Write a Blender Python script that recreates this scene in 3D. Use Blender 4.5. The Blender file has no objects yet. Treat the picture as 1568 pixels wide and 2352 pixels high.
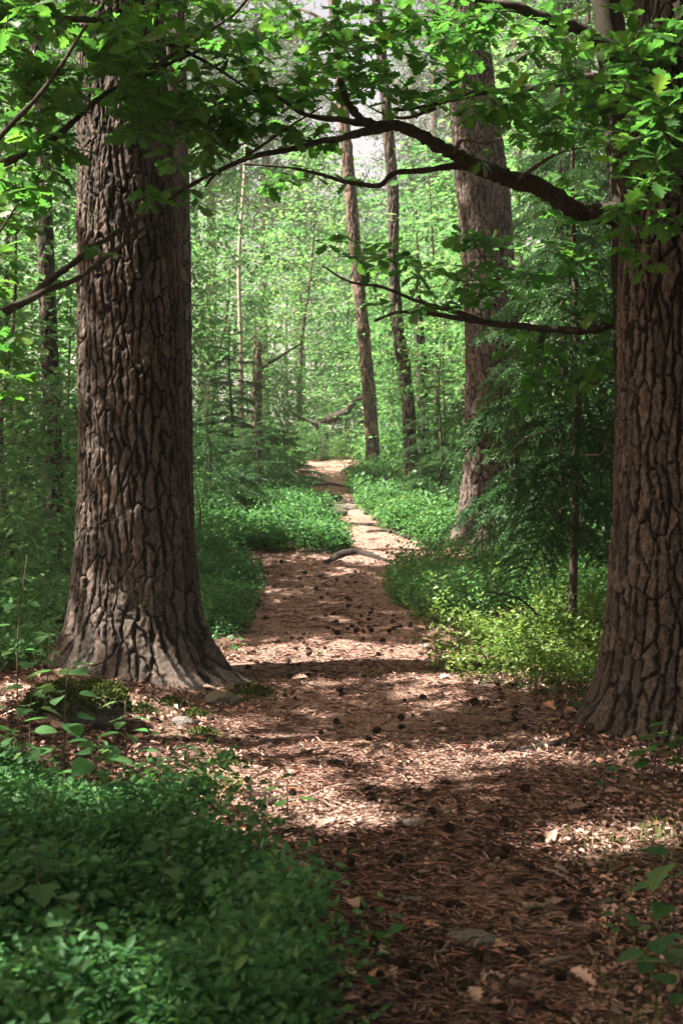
import bpy, math, random
import numpy as np
from mathutils import Vector, Matrix
rng = np.random.default_rng(7)
random.seed(7)
SC = bpy.context.scene
COL = SC.collection

# ------------------------------------------------------------------ camera, sky, sun, exposure
CAMZ = 1.5
FPX = 3267.0                       # focal length in units of a 1568 x 2352 frame
PITCH = math.atan(176.0 / FPX)
cam_d = bpy.data.cameras.new('camera'); cam = bpy.data.objects.new('camera', cam_d); COL.objects.link(cam)
cam_d.sensor_fit = 'VERTICAL'; cam_d.sensor_height = 36; cam_d.lens = 50.0
cam_d.clip_start = 0.05; cam_d.clip_end = 2000
cam_d.dof.use_dof = True; cam_d.dof.focus_distance = 9.0; cam_d.dof.aperture_fstop = 5.0
cam.location = (0, 0, CAMZ); cam.rotation_euler = (math.pi/2 - PITCH, 0, 0)
SC.camera = cam

SUN_EL = math.radians(56)
SUN_AZ = math.atan2(-0.985, -0.17)       # towards the sun: from the left, a little behind the camera
TO_SUN = np.array([math.sin(SUN_AZ)*math.cos(SUN_EL), math.cos(SUN_AZ)*math.cos(SUN_EL), math.sin(SUN_EL)])
W = bpy.data.worlds.new('World'); SC.world = W; W.use_nodes = True
nt = W.node_tree; nt.nodes.clear()
sky = nt.nodes.new('ShaderNodeTexSky'); sky.sky_type = 'NISHITA'; sky.sun_disc = False
sky.sun_elevation = SUN_EL; sky.sun_rotation = SUN_AZ; sky.dust_density = 5.0; sky.air_density = 0.6; sky.ozone_density = 0.3
mulc = nt.nodes.new('ShaderNodeMix'); mulc.data_type = 'RGBA'; mulc.blend_type = 'MULTIPLY'
mulc.inputs[0].default_value = 1.0; mulc.inputs[7].default_value = (1.0, 0.76, 0.56, 1)    # the print's rosy sky
bgn = nt.nodes.new('ShaderNodeBackground'); bgn.inputs[1].default_value = 0.088
wo = nt.nodes.new('ShaderNodeOutputWorld')
nt.links.new(sky.outputs[0], mulc.inputs[6]); nt.links.new(mulc.outputs[2], bgn.inputs[0]); nt.links.new(bgn.outputs[0], wo.inputs[0])
sun_d = bpy.data.lights.new('sun', 'SUN'); sun_d.energy = 5.0; sun_d.angle = math.radians(0.53); sun_d.color = (1.0, 0.90, 0.76)
sun = bpy.data.objects.new('sun', sun_d); COL.objects.link(sun)
sun.rotation_euler = Vector(TO_SUN).to_track_quat('Z', 'Y').to_euler(); sun.location = (-20, -4, 25)
vs = SC.view_settings; SC.display_settings.display_device = 'sRGB'
vs.view_transform = 'Standard'; vs.look = 'None'; vs.exposure = 2.5; vs.gamma = 1.0; vs.use_curve_mapping = False
cy = SC.cycles
cy.max_bounces = 6; cy.diffuse_bounces = 4; cy.glossy_bounces = 2; cy.transmission_bounces = 4; cy.transparent_max_bounces = 4
cy.use_denoising = True; cy.sample_clamp_indirect = 6.0; cy.caustics_reflective = False; cy.caustics_refractive = False

# ------------------------------------------------------------------ maths helpers
def nrm(a): return a / (np.linalg.norm(a, axis=-1, keepdims=True) + 1e-12)
def sst(a, b, x):
    t = np.clip((x - a) / (b - a), 0, 1); return t*t*(3 - 2*t)
def hsh(i, j, k, s):
    n = (i.astype(np.int64)*73856093 ^ j.astype(np.int64)*19349663 ^ k.astype(np.int64)*83492791 ^ (s*2654435761)) & 0xffffffff
    n = (n ^ (n >> 13)) * 1274126177 & 0xffffffff
    n = (n ^ (n >> 16)) * 2246822519 & 0xffffffff
    n = n ^ (n >> 15)
    return (n & 0xffffff) / float(0xffffff)
def vn(x, y, z=0.0, s=1):
    x, y, z = np.broadcast_arrays(np.asarray(x, float), np.asarray(y, float), np.asarray(z, float))
    xi, yi, zi = np.floor(x), np.floor(y), np.floor(z)
    fx, fy, fz = x-xi, y-yi, z-zi
    fx, fy, fz = fx*fx*(3-2*fx), fy*fy*(3-2*fy), fz*fz*(3-2*fz)
    r = 0
    for a in (0, 1):
        for b in (0, 1):
            for c in (0, 1):
                w = (fx if a else 1-fx)*(fy if b else 1-fy)*(fz if c else 1-fz)
                r = r + w*hsh(xi+a, yi+b, zi+c, s)
    return r*2 - 1
def fbm(x, y, z=0.0, s=1, o=3):
    r = 0; a = 1.0; f = 1.0
    for k in range(o):
        r = r + a*vn(np.asarray(x)*f, np.asarray(y)*f, np.asarray(z)*f, s+k); a *= .5; f *= 2.03
    return r
CA, SA = math.cos(PITCH), math.sin(PITCH)
def ray(px, py):
    xr = (np.asarray(px, float) - 784)/FPX; yu = -(np.asarray(py, float) - 1176)/FPX
    xr, yu = np.broadcast_arrays(xr, yu)
    return np.stack([xr, CA + yu*SA, -SA + yu*CA], -1)
def P(px, py, Y):                       # place at forward distance Y
    d = ray(px, py); Y = np.asarray(Y, float)
    return np.array([0, 0, CAMZ]) + d*(Y/d[..., 1])[..., None]
PATH = np.array([(2700,830,1560),(2352,790,1490),(2150,730,1420),(2000,690,1350),(1850,500,1310),(1700,400,1310),(1600,540,1240),(1500,515,975),
                 (1400,560,950),(1300,590,905),(1270,640,935),(1230,790,985),(1180,780,900),(1140,715,850),(1100,700,812),(1068,655,818)], float)
def hbase(x, y):
    x = np.asarray(x, float); y = np.asarray(y, float)
    z = 1.0*sst(8, 27, y) + 0.9*sst(45, 120, y)
    z = z + 0.10*sst(-0.6, -1.6, x)*sst(5.0, 7.0, y)*(1 - sst(9, 12, y))       # bank round the left pine
    z = z + 0.28*sst(0.8, 4, np.abs(x - 0.3))*sst(12, 22, y)
    z = z + 0.5*sst(6, 14, np.abs(x))*sst(6, 20, y)
    return z
def hg(x, y):
    z = hbase(x, y)
    n = 0.035*fbm(np.asarray(x)*1.3, np.asarray(y)*1.3, 0, 11, 2) + 0.012*vn(np.asarray(x)*6, np.asarray(y)*6, 0, 12)
    return z + n
def G(px, py):                          # where the line of sight meets the ground
    px, py = np.broadcast_arrays(np.asarray(px, float), np.asarray(py, float))
    d = ray(px, py); t = np.full(px.shape, 2.0)
    hit = np.zeros(px.shape, bool); lo = t.copy()
    for Y in np.concatenate([np.arange(2, 12, .05), np.arange(12, 60, .15)]):
        p = np.array([0, 0, CAMZ]) + d*Y
        under = p[..., 2] < hbase(p[..., 0], p[..., 1])
        new = under & ~hit
        t = np.where(new, Y, t); hit |= under
    t = np.where(hit, t, 40)
    p = np.array([0, 0, CAMZ]) + d*t[..., None]
    p[..., 2] = hg(p[..., 0], p[..., 1]); return p
_pl = G(PATH[:,1], PATH[:,0]); _pr = G(PATH[:,2], PATH[:,0])
_o = np.argsort((_pl[:,1]+_pr[:,1])/2); PYS = ((_pl[:,1]+_pr[:,1])/2)[_o]; PXL = _pl[_o,0]; PXR = _pr[_o,0]
def path_d(x, y):                       # >0 inside the trodden path, metres from its edge
    xl = np.interp(y, PYS, PXL); xr = np.interp(y, PYS, PXR)
    n = 0.12*fbm(np.asarray(x)*2.2, np.asarray(y)*2.2, 0, 31, 2)
    d = np.minimum(x - xl, xr - x) + n
    return np.where((y < 27.5) & (y > -3), d, -1)
def in_poly(x, y, poly):
    poly = np.asarray(poly); r = np.zeros(np.shape(x), bool); j = len(poly)-1
    for i in range(len(poly)):
        xi, yi = poly[i]; xj, yj = poly[j]
        c = ((yi > y) != (yj > y)) & (x < (xj-xi)*(y-yi)/(yj-yi+1e-12)+xi)
        r ^= c; j = i
    return r
def gpoly(pts):
    p = np.array(pts, float); g = G(p[:,0], p[:,1]); return g[:, :2]

# ------------------------------------------------------------------ mesh helpers
class MB:
    def __init__(s): s.V = []; s.F = {3: [], 4: []}; s.n = 0; s.A = {}
    def add(s, V, F, **att):
        V = np.asarray(V, float).reshape(-1, 3)
        for f in (F if isinstance(F, (list, tuple)) else [F]):
            f = np.asarray(f, np.int64)
            if len(f): s.F[f.shape[1]].append(f + s.n)
        for k, v in att.items():
            s.A.setdefault(k, []).append((s.n, np.broadcast_to(np.asarray(v, float), (len(V),))))
        s.V.append(V); s.n += len(V)
    def mesh(s, name, smooth=True, off=None):
        V = np.concatenate(s.V) if s.V else np.zeros((0, 3))
        if off is not None: V = V - np.asarray(off)
        me = bpy.data.meshes.new(name)
        t = np.concatenate(s.F[3]) if s.F[3] else np.zeros((0, 3), np.int64)
        q = np.concatenate(s.F[4]) if s.F[4] else np.zeros((0, 4), np.int64)
        me.vertices.add(len(V)); me.vertices.foreach_set('co', V.astype(np.float32).ravel())
        li = np.concatenate([t.ravel(), q.ravel()]).astype(np.int32)
        me.loops.add(len(li)); me.loops.foreach_set('vertex_index', li)
        ls = np.concatenate([np.arange(len(t))*3, len(t)*3 + np.arange(len(q))*4]).astype(np.int32)
        me.polygons.add(len(ls)); me.polygons.foreach_set('loop_start', ls)
        me.polygons.foreach_set('use_smooth', np.full(len(ls), smooth))
        for k, lst in s.A.items():
            a = np.zeros(len(V), np.float32)
            for st, v in lst: a[st:st+len(v)] = v
            at = me.attributes.new(k, 'FLOAT', 'POINT'); at.data.foreach_set('value', a)
        me.update(calc_edges=True); me.validate(); return me
    def build(s, name, mat, parent=None, smooth=True):
        off = np.array(parent.location) if parent is not None else None
        return obj(name, s.mesh(name, smooth, off), mat, parent)
def obj(name, me, mat=None, parent=None):
    if mat is not None and len(me.materials) == 0: me.materials.append(mat)
    o = bpy.data.objects.new(name, me); COL.objects.link(o); o.parent = parent; return o
def tag(o, label=None, cat=None, group=None, kind=None):
    if label: o['label'] = label
    if cat: o['category'] = cat
    if group: o['group'] = group
    if kind: o['kind'] = kind
    return o
def thing(name, label, cat, loc, group=None):
    o = bpy.data.objects.new(name, None); COL.objects.link(o); o.location = [float(c) for c in loc]
    o.empty_display_size = .2
    return tag(o, label, cat, group)
def frames(d, n):
    y = nrm(d); x = nrm(np.cross(y, n)); z = np.cross(x, y); return np.stack([x, y, z], -1)
def inst(T, TF, pos, R, sc):
    N, k = len(pos), len(T)
    sc = np.asarray(sc, float)
    if sc.ndim == 0: sc = np.full(N, float(sc))
    if sc.ndim == 1: sc = np.repeat(sc[:, None], 3, 1)
    V = np.einsum('nij,nkj->nki', R, T[None]*sc[:, None, :]) + pos[:, None, :]
    F = (TF[None] + (np.arange(N)*k)[:, None, None]).reshape(-1, TF.shape[1])
    return V.reshape(-1, 3), F
def rvec(n): return nrm(rng.normal(size=(n, 3)))
def catmull(pts, n=6):
    p = np.asarray(pts, float); p = np.vstack([2*p[0]-p[1], p, 2*p[-1]-p[-2]]); out = []
    for i in range(1, len(p)-2):
        for t in np.linspace(0, 1, n, endpoint=False):
            a, b, c, d = p[i-1], p[i], p[i+1], p[i+2]
            out.append(.5*((2*b)+(-a+c)*t+(2*a-5*b+4*c-d)*t*t+(-a+3*b-3*c+d)*t**3))
    out.append(p[-2]); return np.array(out)
def tube(mb, pts, rad, sides=6, bump=0.0, **att):
    pts = np.asarray(pts, float); n = len(pts); rad = np.broadcast_to(np.asarray(rad, float), (n,))
    t = nrm(np.gradient(pts, axis=0))
    ref = np.array([0.31, 0.17, 0.93]) if abs(t[0, 2]) < .8 else np.array([0.9, 0.3, 0.1])
    x = nrm(np.cross(t, ref)); y = np.cross(t, x)
    a = np.arange(sides)/sides*2*math.pi
    r = rad[:, None]*np.ones(sides)
    if bump: r = r*(1 + bump*vn(np.cos(a)[None]*2 + np.arange(n)[:, None]*.6, np.sin(a)[None]*2, np.arange(n)[:, None]*.9, 5))
    V = pts[:, None]+r[..., None]*(np.cos(a)[None, :, None]*x[:, None]+np.sin(a)[None, :, None]*y[:, None])
    i = np.arange(n-1)[:, None]*sides; j = np.arange(sides)[None]; j2 = (j+1) % sides
    F = np.stack([i+j, i+j2, i+sides+j2, i+sides+j], -1).reshape(-1, 4)
    base = np.arange(sides); top = (n-1)*sides + np.arange(sides)
    V = V.reshape(-1, 3); V = np.vstack([V, pts[-1]+t[-1]*rad[-1]*.8, pts[0]])
    cap = np.stack([top, np.roll(top, -1), np.full(sides, n*sides)], -1)
    cap0 = np.stack([np.roll(base, -1), base, np.full(sides, n*sides+1)], -1)
    mb.add(V, [F, cap, cap0], **att)

# leaf shapes: y along the leaf, z its upper face
RH = np.array([(0,0,0),(.30,.45,.07),(0,1,-.04),(-.30,.45,.07)], float); RHF = np.array([(0,1,2),(0,2,3)])
OV = np.array([(0,0,0),(.27,.24,.05),(.30,.58,.05),(0,1,-.08),(-.30,.58,.05),(-.27,.24,.05)], float); OVF = np.array([(0,1,2),(0,2,3),(0,3,4),(0,4,5)])
def lobed(outline, curl=.12):
    V = []; F = []
    for sgn in (1, -1):
        prev = None
        for (x, y) in outline:
            z = lambda xx, yy: .18*abs(xx) - curl*yy*yy
            i = len(V); V += [(0, y, z(0, y)), (sgn*x, y + (.02 if x > .2 else 0), z(x, y))]
            if prev is not None:
                q = (prev, prev+1, i+1, i) if sgn > 0 else (prev, i, i+1, prev+1)
                F += [(q[0], q[1], q[2]), (q[0], q[2], q[3])]
            prev = i
    return np.array(V, float), np.array(F)
OAKV, OAKF = lobed([(.008,-.06),(.012,.0),(.05,.06),(.17,.17),(.10,.25),(.27,.37),(.15,.45),(.35,.58),(.20,.67),(.30,.80),(.15,.87),(.12,.96),(.0,1.0)])
OK2V, OK2F = lobed([(.02,.0),(.17,.18),(.10,.26),(.28,.38),(.15,.46),(.35,.60),(.19,.69),(.27,.82),(.0,1.0)])
MAPV, MAPF = lobed([(.01,-.35),(.012,-.02),(.30,.02),(.34,.12),(.52,.36),(.30,.40),(.30,.48),(.36,.66),(.20,.68),(.13,.84),(.0,1.0)], .15)
RNDV, RNDF = lobed([(.015,-.15),(.02,0),(.22,.08),(.36,.26),(.38,.45),(.30,.66),(.15,.86),(.0,1.0)], .15)

# ------------------------------------------------------------------ materials
def newmat(name):
    m = bpy.data.materials.new(name); m.use_nodes = True; n = m.node_tree; n.nodes.clear()
    return m, n.nodes, n.links
def ramp(N, stops):
    r = N.new('ShaderNodeValToRGB'); e = r.color_ramp.elements
    while len(e) < len(stops): e.new(.5)
    for k, (p, c) in enumerate(stops): e[k].position = p; e[k].color = (*c, 1)
    return r
def leafmat(name, stops, trans, gloss=.35, rough=.42, tw=.42):
    m, N, L = newmat(name)
    at = N.new('ShaderNodeAttribute'); at.attribute_name = 'tint'
    oi = N.new('ShaderNodeObjectInfo')
    ad = N.new('ShaderNodeMath'); ad.operation = 'MULTIPLY_ADD'; ad.inputs[1].default_value = .5; ad.use_clamp = True
    L.new(oi.outputs['Random'], ad.inputs[0]); 
    sc = N.new('ShaderNodeMath'); sc.operation = 'MULTIPLY'; sc.inputs[1].default_value = .75
    L.new(at.outputs['Fac'], sc.inputs[0]); L.new(sc.outputs[0], ad.inputs[2]); ad.inputs[1].default_value = .25
    r = ramp(N, stops); L.new(ad.outputs[0], r.inputs[0])
    pb = N.new('ShaderNodeBsdfPrincipled'); pb.inputs['Roughness'].default_value = rough; pb.inputs['Specular IOR Level'].default_value = gloss
    L.new(r.outputs[0], pb.inputs['Base Color'])
    tr = N.new('ShaderNodeBsdfTranslucent')
    mx = N.new('ShaderNodeMix'); mx.data_type = 'RGBA'; mx.blend_type = 'MULTIPLY'; mx.inputs[0].default_value = 1
    mx.inputs[7].default_value = (*trans, 1); L.new(r.outputs[0], mx.inputs[6]); L.new(mx.outputs[2], tr.inputs[0])
    ms = N.new('ShaderNodeMixShader'); ms.inputs[0].default_value = tw; o = N.new('ShaderNodeOutputMaterial')
    L.new(pb.outputs[0], ms.inputs[1]); L.new(tr.outputs[0], ms.inputs[2]); L.new(ms.outputs[0], o.inputs[0])
    return m
M = {}
M['oak'] = leafmat('oak_leaf', [(0, (.026,.080,.024)), (.5, (.045,.130,.030)), (.85, (.080,.17,.034)), (1, (.16,.15,.03))], (2.0, 2.2, 1.4), tw=.5)
M['broad'] = leafmat('broad_leaf', [(0, (.026,.092,.034)), (.5, (.062,.160,.056)), (1, (.145,.215,.085))], (2.0, 2.1, 1.7), tw=.5)
M['canopy'] = leafmat('canopy_leaf', [(0, (.025,.08,.022)), (1, (.06,.15,.03))], (1.7, 1.7, 1.0))
M['bil'] = leafmat('bilberry_leaf', [(0, (.026,.090,.034)), (.55, (.058,.165,.060)), (.9, (.115,.21,.065)), (1, (.18,.20,.055))], (1.9, 1.9, 1.2), .22, .5, .36)
M['shrub'] = leafmat('shrub_leaf', [(0, (.055,.13,.035)), (1, (.16,.24,.06))], (2.0, 1.9, 1.2))
M['needle'] = leafmat('spruce_needle', [(0, (.026,.070,.028)), (.6, (.045,.120,.042)), (1, (.10,.17,.05))], (1.3, 1.4, .9), .3, .45, .22)
M['pneedle'] = leafmat('pine_needle', [(0, (.03,.075,.04)), (1, (.085,.14,.07))], (1.4, 1.4, 1.0), .3, .45, .25)
M['grass'] = leafmat('grass_blade', [(0, (.035,.09,.02)), (1, (.11,.16,.04))], (1.8, 1.7, 1.0))
M['moss'] = leafmat('moss', [(0, (.02,.045,.012)), (1, (.07,.09,.02))], (1.2, 1.2, .8), .1, .8, .15)
def barkmat(name, plate, plate2, fur, grey=(.16,.15,.14), bump=.5, scale=1.0):
    m, N, L = newmat(name)
    tc = N.new('ShaderNodeTexCoord')
    fa = N.new('ShaderNodeAttribute'); fa.attribute_name = 'furrow'
    ta = N.new('ShaderNodeAttribute'); ta.attribute_name = 'tint'
    mp = N.new('ShaderNodeMapping'); mp.inputs['Scale'].default_value = (scale, scale, scale*.45); L.new(tc.outputs['Object'], mp.inputs[0])
    n1 = N.new('ShaderNodeTexNoise'); n1.inputs['Scale'].default_value = 52; n1.inputs['Detail'].default_value = 8; n1.inputs['Roughness'].default_value = .80; L.new(mp.outputs[0], n1.inputs[0])
    n2 = N.new('ShaderNodeTexNoise'); n2.inputs['Scale'].default_value = 5; n2.inputs['Detail'].default_value = 4; L.new(tc.outputs['Object'], n2.inputs[0])
    r1 = ramp(N, [(.34, tuple(c*.22 for c in plate)), (.47, plate), (.60, plate2), (.70, tuple(c*1.25 for c in plate2))]); L.new(n1.outputs[0], r1.inputs[0])
    gm = N.new('ShaderNodeMix'); gm.data_type = 'RGBA'; gm.inputs[7].default_value = (*grey, 1)
    gr = N.new('ShaderNodeMapRange'); gr.inputs[1].default_value = .5; gr.inputs[2].default_value = .7; gr.inputs[4].default_value = .55
    L.new(n2.outputs[0], gr.inputs[0]); L.new(gr.outputs[0], gm.inputs[0]); L.new(r1.outputs[0], gm.inputs[6])
    tm = N.new('ShaderNodeMix'); tm.data_type = 'RGBA'; tm.blend_type = 'MULTIPLY'; tm.inputs[0].default_value = 1
    tr = ramp(N, [(0, (.60,.60,.60)), (1, (1.35,1.25,1.18))]); L.new(ta.outputs['Fac'], tr.inputs[0])
    L.new(gm.outputs[2], tm.inputs[6]); L.new(tr.outputs[0], tm.inputs[7])
    fm = N.new('ShaderNodeMix'); fm.data_type = 'RGBA'; fm.inputs[7].default_value = (*fur, 1)
    L.new(fa.outputs['Fac'], fm.inputs[0]); L.new(tm.outputs[2], fm.inputs[6])
    b = N.new('ShaderNodeBump'); b.inputs['Strength'].default_value = bump; b.inputs['Distance'].default_value = .012; L.new(n1.outputs[0], b.inputs['Height'])
    pb = N.new('ShaderNodeBsdfPrincipled'); pb.inputs['Roughness'].default_value = .92; pb.inputs['Specular IOR Level'].default_value = .15
    L.new(fm.outputs[2], pb.inputs['Base Color']); L.new(b.outputs[0], pb.inputs['Normal'])
    o = N.new('ShaderNodeOutputMaterial'); L.new(pb.outputs[0], o.inputs[0]); return m
M['pine'] = barkmat('pine_bark', (.066,.056,.051), (.150,.128,.117), (.014,.012,.011), (.09,.086,.078), 1.0)
M['pine2'] = barkmat('pine_bark_red', (.125,.092,.080), (.225,.172,.152), (.028,.022,.019), (.12,.11,.10), .9)
M['oakbark'] = barkmat('oak_bark', (.042,.037,.033), (.088,.079,.070), (.03,.025,.02), (.09,.10,.07), .7, 1.5)
M['twig'] = barkmat('twig_bark', (.075,.060,.050), (.15,.125,.10), (.03,.025,.02), (.12,.12,.09), .4, 2)
M['dead'] = barkmat('dead_wood', (.20,.165,.14), (.34,.29,.25), (.05,.04,.03), (.24,.22,.2), .4, 2)
M['birch'] = barkmat('pale_bark', (.30,.27,.24), (.48,.44,.40), (.06,.05,.04), (.25,.26,.2), .3, .6)
def groundmat(name, stops, grain=1.0):
    m, N, L = newmat(name)
    tc = N.new('ShaderNodeTexCoord')
    mp = N.new('ShaderNodeMapping'); mp.inputs['Scale'].default_value = (1, 1.3, 1); L.new(tc.outputs['Object'], mp.inputs[0])
    a = N.new('ShaderNodeTexNoise'); a.inputs['Scale'].default_value = 55*grain; a.inputs['Detail'].default_value = 9; a.inputs['Roughness'].default_value = .8; L.new(mp.outputs[0], a.inputs[0])
    v = N.new('ShaderNodeTexVoronoi'); v.inputs['Scale'].default_value = 48*grain; v.inputs['Randomness'].default_value = 1; L.new(mp.outputs[0], v.inputs[0])
    c = N.new('ShaderNodeTexNoise'); c.inputs['Scale'].default_value = 2.2; c.inputs['Detail'].default_value = 5; L.new(tc.outputs['Object'], c.inputs[0])
    s = N.new('ShaderNodeMath'); s.operation = 'MULTIPLY_ADD'; s.inputs[1].default_value = .55; L.new(v.outputs['Distance'], s.inputs[0]); L.new(a.outputs[0], s.inputs[2])
    s2 = N.new('ShaderNodeMath'); s2.operation = 'MULTIPLY_ADD'; s2.inputs[1].default_value = .5; L.new(c.outputs[0], s2.inputs[0]); L.new(s.outputs[0], s2.inputs[2])
    s3 = N.new('ShaderNodeMath'); s3.operation = 'SUBTRACT'; s3.inputs[1].default_value = .48; L.new(s2.outputs[0], s3.inputs[0])
    r = ramp(N, stops); L.new(s3.outputs[0], r.inputs[0])
    b = N.new('ShaderNodeBump'); b.inputs['Strength'].default_value = .9; b.inputs['Distance'].default_value = .03; L.new(s.outputs[0], b.inputs['Height'])
    pb = N.new('ShaderNodeBsdfPrincipled'); pb.inputs['Roughness'].default_value = .95; pb.inputs['Specular IOR Level'].default_value = .1
    L.new(r.outputs[0], pb.inputs['Base Color']); L.new(b.outputs[0], pb.inputs['Normal'])
    o = N.new('ShaderNodeOutputMaterial'); L.new(pb.outputs[0], o.inputs[0]); return m
M['path'] = groundmat('needle_path', [(.1, (.07,.045,.037)), (.4, (.19,.124,.103)), (.62, (.33,.225,.190)), (.9, (.48,.335,.28))])
M['ground'] = groundmat('forest_floor', [(.1, (.030,.022,.018)), (.4, (.09,.058,.044)), (.65, (.20,.13,.10)), (.95, (.34,.23,.185))], .8)
def littermat():
    m, N, L = newmat('dry_litter')
    at = N.new('ShaderNodeAttribute'); at.attribute_name = 'tint'
    r = ramp(N, [(0, (.045,.028,.023)), (.35, (.155,.104,.086)), (.65, (.34,.222,.185)), (.88, (.53,.355,.305)), (1, (.46,.20,.12))]); L.new(at.outputs['Fac'], r.inputs[0])
    pb = N.new('ShaderNodeBsdfPrincipled'); pb.inputs['Roughness'].default_value = .8; pb.inputs['Specular IOR Level'].default_value = .2
    L.new(r.outputs[0], pb.inputs['Base Color']); o = N.new('ShaderNodeOutputMaterial'); L.new(pb.outputs[0], o.inputs[0]); return m
M['litter'] = littermat()
M['cone'] = barkmat('cone_scale', (.045,.032,.026), (.10,.07,.055), (.02,.015,.012), (.07,.055,.05), .3, 3)
def stonemat():
    m, N, L = newmat('mossy_stone')
    tc = N.new('ShaderNodeTexCoord'); n1 = N.new('ShaderNodeTexNoise'); n1.inputs['Scale'].default_value = 14; n1.inputs['Detail'].default_value = 9; L.new(tc.outputs['Object'], n1.inputs[0])
    n2 = N.new('ShaderNodeTexNoise'); n2.inputs['Scale'].default_value = 70; n2.inputs['Detail'].default_value = 6; L.new(tc.outputs['Object'], n2.inputs[0])
    r1 = ramp(N, [(.3, (.06,.056,.05)), (.7, (.17,.16,.145))]); L.new(n2.outputs[0], r1.inputs[0])
    ma = N.new('ShaderNodeAttribute'); ma.attribute_name = 'moss'
    mr = N.new('ShaderNodeMath'); mr.operation = 'MULTIPLY_ADD'; mr.inputs[1].default_value = 1.6; mr.use_clamp = True; L.new(ma.outputs['Fac'], mr.inputs[0])
    sb = N.new('ShaderNodeMath'); sb.operation = 'SUBTRACT'; sb.inputs[1].default_value = .95; L.new(n1.outputs[0], sb.inputs[0]); L.new(sb.outputs[0], mr.inputs[2])
    mx = N.new('ShaderNodeMix'); mx.data_type = 'RGBA'; mx.inputs[7].default_value = (.045,.062,.016, 1); L.new(mr.outputs[0], mx.inputs[0]); L.new(r1.outputs[0], mx.inputs[6])
    b = N.new('ShaderNodeBump'); b.inputs['Strength'].default_value = .7; b.inputs['Distance'].default_value = .02; L.new(n2.outputs[0], b.inputs['Height'])
    pb = N.new('ShaderNodeBsdfPrincipled'); pb.inputs['Roughness'].default_value = .9; L.new(mx.outputs[2], pb.inputs['Base Color']); L.new(b.outputs[0], pb.inputs['Normal'])
    o = N.new('ShaderNodeOutputMaterial'); L.new(pb.outputs[0], o.inputs[0]); return m
M['stone'] = stonemat()

# ------------------------------------------------------------------ ground and path: one terrain sheet, cut along the path's edge
def axis(a, b, step, far, back=None):
    v = list(np.arange(a, b+1e-6, step)); s = step
    while v[-1] < far: s *= 1.25; v.append(v[-1]+s)
    s = step; w = []; c = a; lim = back if back is not None else -far
    while c > lim: s *= 1.25; c -= s; w.append(c)
    return np.array(w[::-1]+v)
xs = axis(-4.2, 4.2, .06, 240); ys = np.concatenate([axis(2.2, 13, .06, 13, -25), np.arange(13.1, 30, .14)])
s = .16; yl = list(ys)
while yl[-1] < 420: s *= 1.22; yl.append(yl[-1]+s)
ys = np.array(yl)
X, Yg = np.meshgrid(xs, ys); Z = hg(X, Yg)
V = np.stack([X, Yg, Z], -1).reshape(-1, 3); nx = len(xs); ny = len(ys)
i = np.arange(ny-1)[:, None]*nx + np.arange(nx-1)[None]
F = np.stack([i, i+1, i+nx+1, i+nx], -1).reshape(-1, 4)
fc = V[F].mean(1); onp = path_d(fc[:, 0], fc[:, 1]) > 0
mb = MB(); mb.add(V, F[~onp]); tag(mb.build('ground', M['ground']), kind='structure')
used = np.unique(F[onp]); rm = np.full(len(V), -1); rm[used] = np.arange(len(used))
mb = MB(); mb.add(V[used], rm[F[onp]]); tag(mb.build('path', M['path']), kind='structure')

# ------------------------------------------------------------------ canopy gaps cut to let sun flecks onto the floor
FLECK = [gpoly(p) for p in [
    [(640,1056),(830,1060),(830,1090),(660,1090)],
    [(800,1135),(900,1150),(990,1215),(1000,1290),(860,1275),(800,1200)],
    [(440,1165),(640,1160),(800,1230),(960,1262),(900,1296),(560,1285),(440,1250)],
    [(1020,1190),(1120,1190),(1130,1260),(1010,1250)],
    [(500,1488),(700,1492),(960,1488),(960,1530),(760,1538),(500,1530)],
    [(1000,1450),(1390,1440),(1400,1600),(960,1570)],
    [(-60,1575),(150,1570),(180,1620),(-60,1640)],
    [(270,1590),(520,1640),(560,1720),(480,1850),(380,1840),(290,1700)],
    [(540,1690),(760,1690),(1010,1712),(960,1765),(700,1740),(540,1740)],
    [(560,1760),(780,1770),(900,1850),(700,1870),(600,1830)],
    [(690,1850),(900,1856),(910,1905),(720,1905)],
    [(1040,1720),(1250,1716),(1240,1752),(1060,1760)],
    [(1210,1910),(1400,1890),(1520,1935),(1330,1975),(1220,1950)],
    [(940,1770),(1060,1760),(1060,1790),(950,1800)],
    [(820,1215),(985,1225),(985,1260),(830,1250)],
]]
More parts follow.
